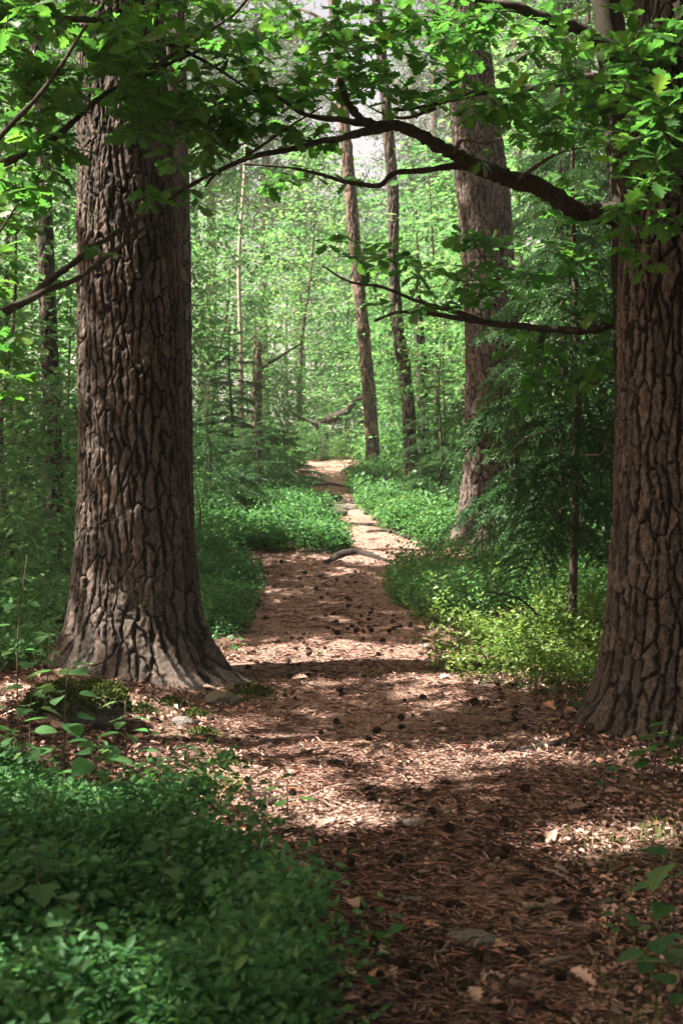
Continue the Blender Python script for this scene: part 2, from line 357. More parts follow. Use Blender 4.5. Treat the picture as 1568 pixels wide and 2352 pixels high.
def fleck_keep(C, lowp=.05):
    """fraction of leaf clusters kept at canopy points C"""
    z = C[:, 2] - 0.2
    gx = C[:, 0] - TO_SUN[0]/TO_SUN[2]*z; gy = C[:, 1] - TO_SUN[1]/TO_SUN[2]*z
    for _ in range(2):
        z = C[:, 2] - hbase(gx, gy); gx = C[:, 0] - TO_SUN[0]/TO_SUN[2]*z; gy = C[:, 1] - TO_SUN[1]/TO_SUN[2]*z
    k = np.ones(len(C))
    wx = gx + .14*vn(gx*2.1, gy*2.1, 0, 78) + .10*vn(gx*7, gy*7, 0, 80); wy = gy + .07*vn(gx*2.3, gy*2.3, 5, 79) + .07*vn(gx*7, gy*7, 3, 81)
    for p in FLECK:
        for ox, oy in ((0, 0), (.10, 0), (-.10, 0), (0, .10), (0, -.10)): k = np.where(in_poly(wx+ox, wy+oy, p), lowp, k)
    k = np.where((fbm(gx*1.1, gy*1.7, 0, 77, 3) > .55) & ((gy > 8.6) | (gx < .3)), np.minimum(k, .15), k)
    k = np.where((gx > -1.8) & (gx < 1.3) & (gy > 8.3) & (gy < 9.2), np.minimum(k, .35), k)          # light on the big pine
    k = np.where((gx > 1.7) & (gx < 4.2) & (gy > 8.9) & (gy < 13.5), np.minimum(k, .4), k)             # light on the spruces
    k = np.where((gx < -.15) & (gy > 2.2) & (gy < 5.9), np.minimum(k, .22), k)                           # leaves thinned out to brighten the near bilberries
    h = C[:, 2]-3.7; ox = C[:, 0]-TO_SUN[0]/TO_SUN[2]*h; oy = C[:, 1]-TO_SUN[1]/TO_SUN[2]*h
    k = np.where((h > .9) & (ox > .35) & (ox < 2.9) & (oy > 5.8) & (oy < 9.6), np.minimum(k, np.where(ox > 1.3, .45, .22)), k)
    k = np.where((h > .9) & (ox > -2.1) & (ox < .0) & (oy > 6.0) & (oy < 8.2), np.minimum(k, .30), k)
    k = np.where((gx > 1.25) & (gx < 3.0) & (gy > 6.95) & (gy < 7.8), 1.0, k)                          # the dark pine stays in deep shade
    return k, gx, gy

# ------------------------------------------------------------------ pines with plated bark
def pine_trunk(T, prof, Yc, H, mat, cw, ch, depth, roots, nu, zfine, dz, seed, nplates, furw=.26, hor=1.2, facing=True, zlow=-.12, smoothk=1.0, taper=None):
    """prof: (py, xl, xr) rows measured on the trunk; returns centre and radius functions"""
    pr = np.array(prof, float); c = P((pr[:,1]+pr[:,2])/2, pr[:,0], Yc); r = (pr[:,2]-pr[:,1])/2/FPX*Yc
    o = np.argsort(c[:,2]); zc = c[o,2]; xc = c[o,0]; rc = r[o]
    sl = (xc[-1]-xc[0])/(zc[-1]-zc[0]); rtop = rc[-1]
    def cx(z): return np.where(z > zc[-1], xc[-1]+sl*.6*(z-zc[-1]), np.where(z < zc[0], xc[0]-0*z, np.interp(z, zc, xc)))
    def cr(z): return np.where(z > zc[-1], np.maximum(rtop*(1-(z-zc[-1])/(H-zc[-1]))**.8, .02) if False else np.maximum(rtop*np.clip(1-(z-zc[-1])/(H+1e-6-zc[-1]), 0, 1)**.8, .02), np.interp(z, zc, rc))
    z0 = float(hbase(xc[0], Yc)) + zlow
    zz = np.concatenate([np.arange(z0, zfine, dz), np.linspace(zfine, H, 26)])
    th = np.arange(nu)/nu*2*math.pi
    TH, ZZ = np.meshgrid(th, zz); R0 = cr(ZZ)
    circ = 2*math.pi*float(np.mean(rc))
    # bark plates: cells stretched up the stem
    ux = np.cos(TH)*circ/6.283; uy = np.sin(TH)*circ/6.283
    wob = .9*vn(ux*5, uy*5, ZZ*2.2, seed+20) + .55*vn(ux*11, uy*11, ZZ*5, seed) + .28*vn(ux*30, uy*30, ZZ*16, seed+1)
    wz = .5*vn(ux*6, uy*6, ZZ*2.5, seed+21) + .30*vn(ux*8, uy*8, ZZ*6, seed+2) + .16*vn(ux*30, uy*30, ZZ*22, seed+3)
    ncol = max(6, int(round(circ/cw)))
    a = TH/(2*math.pi)*ncol + wob*.75; b = ZZ/ch + wz + 50
    ia = np.floor(a)
    F1 = np.full(a.shape, 9.); F2 = F1.copy(); S1X = F1*0; S1Y = F1*0; S2X = F1*0; S2Y = F1*0; ID = np.zeros(a.shape, np.int64)
    for da in (-1, 0, 1):
        ca = ia+da; cm = np.mod(ca, ncol); sh = hsh(cm, cm*0, cm*0, seed+9)
        bb = b + sh; ib = np.floor(bb)
        for db in (-1, 0, 1):
            cb = ib+db
            sx = ca + .5 + .8*(hsh(cm, cb, cm*0, seed+4)-.5); sy = cb + .5 + .9*(hsh(cm, cb, cm*0, seed+5)-.5)
            d = np.hypot(a-sx, bb-sy); id_ = (cm*1000+cb).astype(np.int64)
            sy = sy - sh; n1 = d < F1; n2 = (~n1) & (d < F2)
            S2X = np.where(n1, S1X, np.where(n2, sx, S2X)); S2Y = np.where(n1, S1Y, np.where(n2, sy, S2Y)); S1X = np.where(n1, sx, S1X); S1Y = np.where(n1, sy, S1Y)
            F2 = np.where(d < F1, F1, np.minimum(F2, d)); ID = np.where(d < F1, id_, ID); F1 = np.minimum(F1, d)
    dn = np.hypot(S2X-S1X, S2Y-S1Y)+1e-6
    e = (F2**2-F1**2)/(2*dn)                                   # distance to the furrow's middle, in cells
    hz = np.abs(S2Y-S1Y)/dn
    e = e*(1 + hor*sst(.55, .95, hz)) + .085*vn(ux*30, uy*30, ZZ*22, seed+6) + .075*vn(ux*75, uy*75, ZZ*55, seed+16)
    wv = .9 + .6*vn(ux*7, uy*7, ZZ*3.5, seed+17)
    plate = sst(furw*.28*wv, furw*.62*wv, e)*(.86+.14*sst(.2, .45, e))
    fl = np.clip((ZZ-z0)/(zfine-z0), 0, 1)
    tint = hsh(ID, ID*0, ID*0, seed+7)
    terr = vn(ux*22, uy*22, ZZ*11, seed+8)*.5 + .5*vn(ux*60, uy*60, ZZ*40, seed+10)
    disp = depth*(plate-1) + depth*.36*(tint-.5)*plate + depth*.42*np.round(terr*2.4)/2.4*plate + .30*depth*vn(ux*70, uy*70, ZZ*45, seed+12) - depth*.35*plate*sst(.72, .95, 1-np.abs(vn(ux*20, uy*20, ZZ*9, seed+18)))
    fine = ZZ < zfine; disp = np.where(fine, disp, -depth*.5)
    zr = ZZ - (z0-zlow)
    flare = 0*TH
    for (ang, amp, wd, hh) in roots:
        dd = np.angle(np.exp(1j*(TH-math.radians(ang)))); flare = flare + amp*np.exp(-(dd/wd)**2)*np.exp(-np.maximum(zr, -.12)/hh)
    R = R0*(1 + .035*vn(np.cos(TH)*1.6, np.sin(TH)*1.6, ZZ*1.1, seed+13)) + flare + disp
    Vx = cx(ZZ)+R*np.cos(TH); Vy = Yc + R*np.sin(TH)
    Vt = np.stack([Vx, Vy, ZZ], -1).reshape(-1, 3)
    fur = np.clip(1-sst(.10, .75, plate), 0, 1); fur = np.where(fine, fur, .4)
    n = len(zz); i = np.arange(n-1)[:, None]*nu; j = np.arange(nu)[None]; j2 = (j+1) % nu
    Fq = np.stack([i+j, i+j2, i+nu+j2, i+nu+j], -1).reshape(-1, 4)
    pf = plate.reshape(-1); idf = ID.reshape(-1); tf = tint.reshape(-1); ff = fur.reshape(-1)
    fid = idf[Fq]; same = (fid == fid[:, :1]).all(1) & (pf[Fq].min(1) > .3) & fine.reshape(-1)[Fq].all(1)
    fcn = Vt[Fq].mean(1)
    front = (fcn[:,1]-Yc) < np.abs(fcn[:,0]-cx(fcn[:,2]))*.15
    proj_x = 784 + fcn[:,0]/fcn[:,1]*FPX
    vis = front & (proj_x > -20) & (proj_x < 1590) & (fcn[:,2] < zfine-.1)
    ids, cnt = np.unique(fid[same & vis][:, 0], return_counts=True)
    top = ids[np.argsort(-cnt)][:nplates]; cmin = 6
    sel = same & np.isin(fid[:, 0], top)
    mb = MB(); rest = ~sel
    us = np.unique(Fq[rest]); rmv = np.full(len(Vt), -1); rmv[us] = np.arange(len(us))
    mb.add(Vt[us], rmv[Fq[rest]], furrow=ff[us], tint=tf[us]); mb.build('trunk', mat, T)
    order = np.argsort(fid[sel][:, 0], kind='stable'); fs = Fq[sel][order]; gi = fid[sel][order][:, 0]
    cuts = np.flatnonzero(np.diff(gi))+1
    for blk in np.split(fs, cuts):
        if len(blk) == 0: continue
        us = np.unique(blk); rm2 = np.searchsorted(us, blk)
        mb = MB(); mb.add(Vt[us], rm2, furrow=ff[us], tint=tf[us]); mb.build('bark_plate', mat, T)
    return cx, cr
def pine_crown(T, cx, Yc, zb, zt, R, ncl, mat, sz=.16, keep=False, seed=0, per=26):
    """needle tufts on limbs round the upper stem"""
    r_ = np.random.default_rng(seed)
    z = zb + (zt-zb)*r_.random(ncl)**.8; a = r_.random(ncl)*6.283; rr = R*np.sqrt(r_.random(ncl))*(1-.55*(z-zb)/(zt-zb))
    C = np.stack([cx(z)+rr*np.cos(a), Yc+rr*np.sin(a), z], -1)
    tw = MB()
    for c in C[::2]:
        b = np.array([float(cx(c[2]-.5)), Yc, c[2]-.5-.2*r_.random()]); m = (b+c)/2+np.array([0, 0, .15])
        tube(tw, catmull([b, m, c], 3), np.linspace(.035, .01, 7), 4, furrow=.3, tint=.5)
    tw.build('limb', M['twig'], T)
    pos = np.repeat(C, per, 0); d = nrm(r_.normal(size=pos.shape)+np.array([0, 0, .35]))
    pos = pos + d*(r_.random((len(pos), 1))*.22)
    if keep:
        kk = r_.random(len(pos)) < fleck_keep(pos, .02)[0]; pos = pos[kk]; d = d[kk]
    Vv, Ff = inst(RH*np.array([.35, 1, 1]), RHF, pos, frames(d, nrm(r_.normal(size=pos.shape))), sz*(.8+.6*r_.random(len(pos))))
    mb = MB(); mb.add(Vv, Ff, tint=np.repeat(r_.random(len(pos)), 4)); mb.build('crown', mat, T)

def base_of(px, Yc):
    x = (px-784)/FPX*Yc; return (x, Yc, float(hbase(x, Yc)))
# the big pine left of the path
LP = [(0,182,372),(250,179,386),(500,178,405),(800,180,421),(1100,181,437),(1350,170,455),(1480,165,462),(1580,165,465)]
T = thing('pine_tree', 'massive furrowed pine trunk left of the path with flared mossy roots', 'tree', base_of(310, 8.75), 'old pines beside the path')
cxL, crL = pine_trunk(T, LP, 8.75, 17, M['pine'], .052, .21, .016,
    [(-22,.17,.22,.20),(-18,.12,.6,.25),(-48,.10,.2,.12),(200,.16,.5,.22),(-95,.12,.5,.20),(-60,.08,.3,.3),(-140,.08,.35,.25),(60,.15,.6,.2),(140,.12,.5,.2)], 400, 4.75, .0062, 101, 290, .42, 2.6)
pine_crown(T, cxL, 8.75, 9, 17, 3.2, 170, M['pneedle'], .22, True, 1)
# the dark pine cut by the right edge of the picture
RP = [(0,1446,1690),(300,1434,1690),(600,1424,1692),(900,1420,1700),(1200,1404,1712),(1450,1388,1725),(1600,1380,1730),(1700,1376,1736)]
T = thing('pine_tree', 'dark shaded pine trunk cut off by the right edge of the picture', 'tree', base_of(1556, 7.3), 'old pines beside the path')
cxR, crR = pine_trunk(T, RP, 7.3, 16, M['pine'], .055, .22, .016,
    [(195,.20,.45,.16),(-110,.16,.5,.2),(-40,.15,.5,.2),(150,.16,.4,.2),(40,.15,.6,.2)], 300, 4.3, .0068, 202, 200, .42, 2.6)
pine_crown(T, cxR, 7.3, 8, 16, 3.0, 90, M['pneedle'], .22, True, 2)
# the scaly brown pine further along on the right
MP = [(0,1012,1112),(100,1020,1124),(250,1032,1142),(430,1046,1170),(600,1060,1182),(800,1068,1192),(1000,1066,1195),(1120,1060,1196),(1200,1056,1200),(1240,1054,1202)]
T = thing('pine_tree', 'tall brown pine with scaly plates where the path bends, its foot sunlit', 'tree', base_of(1128, 15.6), 'old pines beside the path')
cxM, crM = pine_trunk(T, MP, 15.6, 19, M['pine'], .066, .15, .014,
    [(200,.20,.5,.22),(-100,.12,.6,.2),(-30,.15,.5,.2),(90,.12,.6,.2)], 190, 6.6, .014, 303, 240, .26, .9)
pine_crown(T, cxM, 15.6, 10, 19, 3.0, 120, M['pneedle'], .24, True, 3)
# slimmer stems
SL = [
 ('slim leaning pine, left one of the pair where the path tops the rise', 23.0, 857, 1088,
  [(-60,748,772),(100,762,788),(300,778,806),(430,789,818),(600,804,832),(750,818,848),(900,831,863),(1000,838,870),(1085,840,874)], M['pine2'], .10, .22, 12),
 ('slim dark pine, right one of the pair where the path tops the rise', 20.2, 945, 1133,
  [(-60,846,868),(100,862,886),(300,878,904),(450,889,916),(600,890,916),(750,897,926),(850,912,944),(950,922,955),(1060,927,960),(1135,928,962)], M['pine'], .09, .2, 11),
 ('pale slender trunk standing in the shade at the far left', 14.5, 122, 1180,
  [(0,66,100),(130,72,106),(400,82,118),(700,90,130),(900,97,140),(1000,100,142),(1180,100,146)], M['pine'], .07, .12, 13),
 ('trunk half hidden behind the big left pine', 12.6, 418, 1300,
  [(0,384,424),(300,390,432),(450,393,436),(640,396,440),(900,396,442),(1300,396,448)], M['pine'], .08, .18, 14),
 ('dark trunk in the shade just behind the slim dark pine', 23.6, 972, 1100,
  [(700,952,968),(850,956,982),(1000,958,986),(1100,956,990)], M['oakbark'], .07, .15, 15),
 ('thin dark trunk among leaves beyond the right oak boughs', 17.5, 1300, 1200,
  [(0,1288,1312),(150,1286,1314),(300,1284,1316),(700,1282,1318),(1200,1280,1322)], M['oakbark'], .07, .15, 16),
]
for (lab, Yc, px, py, prof, mat, cw, ch, sd) in SL:
    T = thing('pine_tree' if mat is not M['oakbark'] else 'slender_tree', lab, 'tree', base_of(px, Yc)); Ht = 5.2 if sd == 15 else 15
    f = 1 if Yc > 16 else .6
    cxs, crs = pine_trunk(T, prof, Yc, Ht, mat, cw, ch, .016 if Yc > 16 else .010, [(180,.07,.6,.15),(-80,.06,.7,.15),(20,.07,.6,.15)], 56, min(Yc*.31+2.0, Ht*.7), .030 if Yc > 16 else .018, 400+sd, 0, .3)
    if sd != 15: pine_crown(T, cxs, Yc, 8.5, 15, 2.2, 60, M['pneedle'], .24, True, 20+sd)

# ------------------------------------------------------------------ oaks: crooked limbs, twigs and leaf sprays
def grow_twigs(nodes, nrad, C, rtip=.0022, maxn=9):
    """tie each spray to the nearest wood; returns list of twig polylines with radii"""
    nodes = np.asarray(nodes); out = []
    left = np.ones(len(C), bool); D = np.full(len(C), 1e9); J = np.zeros(len(C), int)
    for k, c in enumerate(C):
        dd = np.linalg.norm(nodes-c, axis=1); J[k] = dd.argmin(); D[k] = dd[J[k]]
    nodes = list(nodes); nrad = list(nrad)
    while left.any():
        k = np.where(left, D, 1e9).argmin(); left[k] = False
        a = nodes[J[k]]; c = C[k]; L = D[k]
        m = a + (c-a)*.5 + rng.normal(size=3)*L*.12 + np.array([0, 0, .08*L])
        m2 = a + (c-a)*.25 + rng.normal(size=3)*L*.08
        pts = catmull([a, m2, m, c], 3)
        r0 = min(nrad[J[k]]*.6, .0035+.006*L); rr = np.linspace(r0, rtip, len(pts)); out.append((pts, rr))
        new = pts[3::2]; st = len(nodes)
        for q, p in enumerate(new): nodes.append(p); nrad.append(float(np.interp(3+2*q, np.arange(len(rr)), rr)))
        na = np.array(new)
        dd = np.linalg.norm(C[:, None]-na[None], axis=2); jb = dd.argmin(1); db = dd.min(1)
        u = db < D; J = np.where(u, st+jb, J); D = np.where(u, db, D)
    return out
def oak(label, base, trunk_pts, trunk_r, limbs, blobs, per, leaf, nobj, seed, Yr):
    global rng
    rng = np.random.default_rng(seed)
    T = thing('oak_tree', label, 'tree', base)
    if trunk_pts is not None:
        mb = MB(); tp = catmull(trunk_pts, 8); tube(mb, tp, np.interp(np.linspace(0, 1, len(tp)), np.linspace(0, 1, len(trunk_r)), trunk_r), 14, .12, furrow=.5, tint=.3); mb.build('trunk', M['oakbark'], T)
    nodes, nr = [], []
    for pts, r0, r1 in limbs:
        c = catmull(pts, 8); rr = np.linspace(r0, r1, len(c))
        c = c + np.stack([.012*vn(c[:,0]*9, c[:,2]*9, k, 3) for k in (1, 5, 9)], -1)*np.minimum(1, rr/.02)[:, None]
        mb = MB(); tube(mb, c, rr*(1+.18*vn(np.arange(len(c))*.8, 3, 0, 8)), 10 if r0 > .02 else 6, .15, furrow=.2, tint=.45); mb.build('branch', M['oakbark'] if r0 > .014 else M['twig'], T)
        nodes += list(c); nr += list(rr)
    C = []
    for (px, py, rx, ry, n, ya, yb) in blobs:
        q = rng.normal(size=(n, 3)); q = nrm(q)*rng.random((n, 1))**.45
        yy = (ya+yb)/2 + q[:, 2]*(yb-ya)/2
        C.append(P(px+q[:, 0]*rx, py+q[:, 1]*ry, yy))
    C = np.concatenate(C)
    tw = grow_twigs(nodes, nr, C)
    mb = MB()
    for pts, rr in tw: tube(mb, pts, rr, 4, furrow=.2, tint=.6)
    tag(mb.build('twigs', M['twig'], T), kind='stuff')
    # rosettes at the tips plus a few leaves along each twig
    pos, dr, nm = [], [], []
    for pts, rr in tw:
        td = nrm(pts[-1]-pts[-2]); n = per + rng.integers(-2, 3)
        for k in range(n):
            a = k/n*6.283 + rng.random()*.6
            h = np.array([math.cos(a), math.sin(a), .05+.25*rng.normal()]); d = nrm(h + td*.55)
            s = pts[-1] + td*(rng.random()*.03-.02) if k < n-2 else pts[-1-rng.integers(1, 4)]
            pos.append(s+d*.012); dr.append(d+np.array([0, 0, -.18*rng.random()])); nm.append(np.array([0, 0, 1.])+rng.normal(size=3)*.35)
    pos = np.array(pos); R = frames(np.array(dr), np.array(nm)); sz = leaf*(.6+.65*rng.random(len(pos)))
    px = 784 + pos[:,0]/pos[:,1]*FPX; py = 1000-(pos[:,2]-CAMZ)/pos[:,1]*FPX
    inf = (px > -10) & (px < 1578) & (py > -10) & (pos[:,1] > 2)
    face = np.abs(np.einsum('ni,ni->n', R[:, :, 2], nrm(pos-np.array([0, 0, CAMZ]))))
    score = np.where(inf, sz/pos[:,1]*(.2+face), -1); top = np.argsort(-score)[:nobj]; mask = np.zeros(len(pos), bool); mask[top] = True; mask &= inf
    protos = []
    for k in range(4):
        Vk = OAKV.copy(); Vk[:, 0] *= (.85+.12*k); Vk[:, 2] += (.10*k-.1)*Vk[:, 1]**2 + .03*np.sin(Vk[:, 1]*9+k)*np.abs(Vk[:,0])*3
        m_ = MB(); m_.add(Vk, OAKF, tint=[.25, .5, .7, .85][k]); me = m_.mesh('oak_leaf'); me.materials.append(M['oak']); protos.append(me)
    for k in np.flatnonzero(mask):
        o = obj('leaf', protos[rng.integers(4)], None, T)
        mt = Matrix([list(R[k, 0]*sz[k])+[pos[k, 0]-T.location[0]], list(R[k, 1]*sz[k])+[pos[k, 1]-T.location[1]], list(R[k, 2]*sz[k])+[pos[k, 2]-T.location[2]], [0, 0, 0, 1]])
        o.matrix_basis = mt
    q = ~mask
    Vv, Ff = inst(OK2V, OK2F, pos[q], R[q], sz[q]); mb = MB(); mb.add(Vv, Ff, tint=np.repeat(np.clip(rng.normal(.5, .25, q.sum()), 0, .97), len(OK2V)))
    tag(mb.build('foliage', M['oak'], T), kind='stuff')
    return T
def L(pts, ya, yb):
    p = np.array(pts, float); return P(p[:,0], p[:,1], np.linspace(ya, yb, len(p)))
ob = base_of(1470, 8.7)
oak('crooked dark oak behind the right pine, its limbs arching across the path', ob,
    [ob, P(1468,1200,8.7), P(1462,800,8.7), P(1448,500,8.7), P(1425,250,8.65), P(1400,60,8.6), P(1370,-200,8.5)], [.17,.15,.14,.125,.105,.09,.07],
    [(L([(1450,520),(1400,492),(1340,490),(1290,462),(1230,428),(1160,405),(1090,380),(1040,352),(1000,335),(960,306),(910,286),(860,284),(820,262),(795,225),(780,180)], 8.7, 7.9), .066, .016),
     (L([(900,286),(850,298),(780,316),(700,336),(620,350),(560,366),(500,398),(470,430)], 8.1, 7.6), .026, .006),
     (L([(1120,392),(1050,380),(990,392),(910,400),(870,424),(810,420),(740,400),(660,384),(560,376)], 8.35, 8.3), .022, .006),
     (L([(1450,715),(1400,745),(1340,757),(1270,757),(1180,745),(1080,738),(1000,722),(920,716),(860,735)], 8.7, 9.0), .032, .008),
     (L([(1110,741),(1040,716),(960,690),(880,662),(800,645),(740,610)], 8.85, 9.2), .017, .005),
     (L([(1408,120),(1370,95),(1320,58),(1260,40),(1190,22),(1120,8),(1020,-30)], 8.6, 8.0), .050, .020),
     (L([(1415,190),(1340,180),(1240,196),(1170,207),(1110,212),(1040,228),(960,248),(900,252)], 8.6, 8.2), .030, .007),
     (L([(1040,352),(1062,320),(1110,330),(1150,318)], 8.15, 8.0), .014, .005),
     (L([(1190,412),(1240,375),(1300,345),(1340,338)], 8.4, 8.1), .014, .004),
     (L([(870,284),(800,278),(700,262),(630,220),(560,212),(480,250)], 8.05, 7.6), .020, .005),
     (L([(1000,250),(940,270),(880,262),(840,240)], 8.3, 8.5), .012, .004),
     (L([(1440,420),(1500,330),(1540,240),(1600,180)], 8.6, 6.6), .030, .010),
     (L([(1425,250),(1470,200),(1530,120),(1600,60)], 8.6, 6.8), .030, .010)],
    [(1150,225,150,60,26,6.9,8.4),(1330,225,150,85,34,6.8,8.6),(1480,195,110,110,30,6.2,7.6),(1460,320,120,70,22,6.2,7.6),(1500,80,120,80,24,6.2,7.8),
     (1280,90,130,80,18,7,9),(1000,110,140,90,20,7.5,9),(850,195,130,90,22,7.5,9),(780,90,140,80,18,7.5,9),(1100,25,160,50,16,7.5,9),(930,235,100,45,10,7.6,8.6),
     (600,255,130,60,18,7.2,8.4),(700,310,160,40,12,7.4,8.4),(510,300,80,70,14,7.2,8.0),(1470,490,100,45,10,6.2,7.0),(1460,590,70,40,3,6.2,6.9),
     (1250,315,90,60,12,7.4,8.6),(900,610,170,55,22,8.5,9.6),(800,560,80,40,5,8.5,9.6),(1150,640,150,60,22,8.3,9.4),(1320,600,100,60,14,8.0,9.0),
     (980,700,150,35,9,8.5,9.4),(1350,700,80,45,8,8.2,9.0),(1110,375,20,15,1,8.0,8.2),(650,60,130,70,22,7.6,9.4),(760,180,150,80,24,7.8,9.4),(900,60,130,70,22,7.8,9.4),(1060,90,100,70,14,7.8,9.2),(680,400,140,50,10,8,9),(1230,800,120,60,14,8.4,9.6),(1360,860,70,80,12,8.2,9.2),(1100,560,90,50,10,8.4,9.4),(1290,470,110,70,14,8.6,9.8),(1200,900,80,50,7,8.6,9.6),(1490,400,90,60,14,6.0,6.8),(1510,260,90,80,14,6.0,6.8),(1450,130,90,60,12,6.4,7.4)], 6, .098, 300, 51, None)
lb = base_of(-420, 6.6)
oak('oak leaning in from beyond the left edge, its boughs before the big pine', lb,
    [lb, P(-415,1300,6.6), P(-400,900,6.6), P(-380,500,6.6), P(-330,100,6.7), P(-300,-300,6.8)], [.13,.11,.10,.09,.07,.05],
    [(L([(-390,930),(-280,850),(-150,790),(0,722),(100,672),(180,640),(300,545),(355,508),(410,470)], 6.6, 7.3), .026, .005),
     (L([(-385,900),(-280,880),(-150,815),(0,728),(70,685),(150,620),(230,560),(340,488),(440,425),(560,362),(650,300),(740,245)], 6.6, 7.6), .026, .004),
     (L([(-370,560),(-260,490),(-150,440),(0,378),(100,330),(160,285),(230,225),(300,190),(380,150),(470,110)], 6.6, 7.4), .026, .006),
     (L([(300,190),(360,150),(420,110),(480,75),(545,25),(600,-40)], 7.15, 7.6), .014, .005),
     (L([(-340,220),(-200,120),(-50,60),(150,40),(330,80),(470,140),(560,200)], 6.7, 7.6), .026, .005),
     (L([(-380,600),(-250,540),(-100,420),(30,280),(120,180),(200,60)], 6.6, 6.3), .022, .006),
     (L([(-385,820),(-250,760),(-120,690),(-20,560),(40,470)], 6.6, 6.2), .016, .004)],
    [(230,55,290,100,66,6.4,8.0),(400,200,190,95,40,6.8,8.0),(60,240,120,110,22,6.2,7.6),(130,330,100,55,9,6.4,7.4),(340,300,110,60,12,6.8,7.8),
     (450,340,80,80,14,7.0,8.0),(560,80,120,80,14,7,8.2),(40,480,70,60,8,6.2,7.2),(228,572,22,18,1,6.8,7.0),(330,440,60,25,3,6.9,7.3),(18,880,30,50,3,6,6.8),
     (640,170,130,80,16,7.2,8.4),(40,90,110,120,38,6.2,7.6),(270,150,130,90,26,6.8,7.9),(430,270,110,60,16,6.9,7.9),(60,400,90,70,10,6.2,7.0),(15,620,50,60,5,6,6.6),(20,800,50,60,5,6,6.8),(140,210,100,60,12,6.4,7.4),(430,450,40,20,2,7.2,7.6)], 6, .100, 300, 52, None)

# ------------------------------------------------------------------ shade trees left of the frame and overhead
rng = np.random.default_rng(90)
SH = [(-6.2,3.4),(-7.6,9.2),(-5.6,-1.5),(-9.5,5.8),(-8.8,14.2),(-8.8,20.5),(-11.5,10.5),(-10.0,0.4),(-11,18)]
NCL = 2900
gx = rng.uniform(-5.2, 5.2, NCL*2); gy = rng.uniform(-1.0, 22.5, NCL*2); z = rng.uniform(6.2, 11.5, NCL*2)
C = np.stack([gx + TO_SUN[0]/TO_SUN[2]*z, gy + TO_SUN[1]/TO_SUN[2]*z, z], -1)
k = np.ones(len(C))
k = k*np.where((gx > 2.9) & ((gy < 6.9) | (gy > 8.2)), .12, 1)*np.where(gy > 15.5, .45, 1)
C = C[rng.random(len(C)) < k][:NCL]
ex = np.vstack([np.stack([rng.uniform(1.1, 3.2, 230), rng.uniform(6.9, 7.9, 230), rng.uniform(5.6, 9.0, 230)], -1), np.stack([rng.uniform(-.2, 3, 300), rng.uniform(2.6, 5.0, 300), rng.uniform(6.2, 11, 300)], -1)])     # extra leaf clusters added to shade the dark pine and near path
C = np.vstack([C, np.stack([ex[:,0] + TO_SUN[0]/TO_SUN[2]*ex[:,2], ex[:,1] + TO_SUN[1]/TO_SUN[2]*ex[:,2], ex[:,2]], -1)])
own = np.linalg.norm(C[:, None, :2]-np.array(SH)[None], axis=2).argmin(1)
names = ['beside the camera', 'level with the big pine', 'behind the camera', 'deep in the wood on the left', 'in the left background', 'far along on the left', 'deeper in the wood on the left', 'behind on the left', 'far off on the left']
for s_, (tx, ty) in enumerate(SH):
    b = (tx, ty, float(hbase(tx, ty)))
    T = thing('oak_tree', 'tall oak outside the picture %s, shading the path' % names[s_], 'tree', b, 'shade trees outside the picture')
    Cs = C[own == s_]; mb = MB()
    tp = catmull([b, (tx+.1, ty, 3.5), (tx-.1, ty+.1, 7), (tx, ty, 10.5)], 6); tube(mb, tp, np.linspace(.22, .05, len(tp)), 10, .1, furrow=.2, tint=.5)
    mb.build('trunk', M['oakbark'], T)
    mb = MB()
    for c in Cs[::5]:
        a = np.array([tx, ty, max(3.5, c[2]-1.5-.25*np.linalg.norm(c[:2]-np.array([tx, ty])))])
        lc = catmull([a, (a+c)/2+rng.normal(size=3)*.25+np.array([0, 0, .3]), c], 4)
        if fleck_keep(np.concatenate([lc[:-1]+(lc[1:]-lc[:-1])*t for t in np.linspace(0, 1, 8)]), .02)[0].min() < .1: continue                       # no bough where the sun comes through
        tube(mb, lc, np.linspace(.05, .01, 9), 4, furrow=.2, tint=.5)
    tag(mb.build('limbs', M['oakbark'], T), kind='stuff')
    n = 26; pos = np.repeat(Cs, n, 0) + rng.normal(size=(len(Cs)*n, 3))*np.array([.26, .26, .12])
    pos = pos[rng.random(len(pos)) < fleck_keep(pos, .02)[0]]
    d = nrm(rng.normal(size=pos.shape)*np.array([1, 1, .35])); nmv = np.array([0, 0, 1.])+rng.normal(size=pos.shape)*.45
    Vv, Ff = inst(OV, OVF[:, :], pos, frames(d, nmv), .15*(.7+.6*rng.random(len(pos))))
    mb = MB(); mb.add(Vv, Ff, tint=np.repeat(rng.random(len(pos)), 6)); tag(mb.build('crown', M['canopy'], T), kind='stuff')

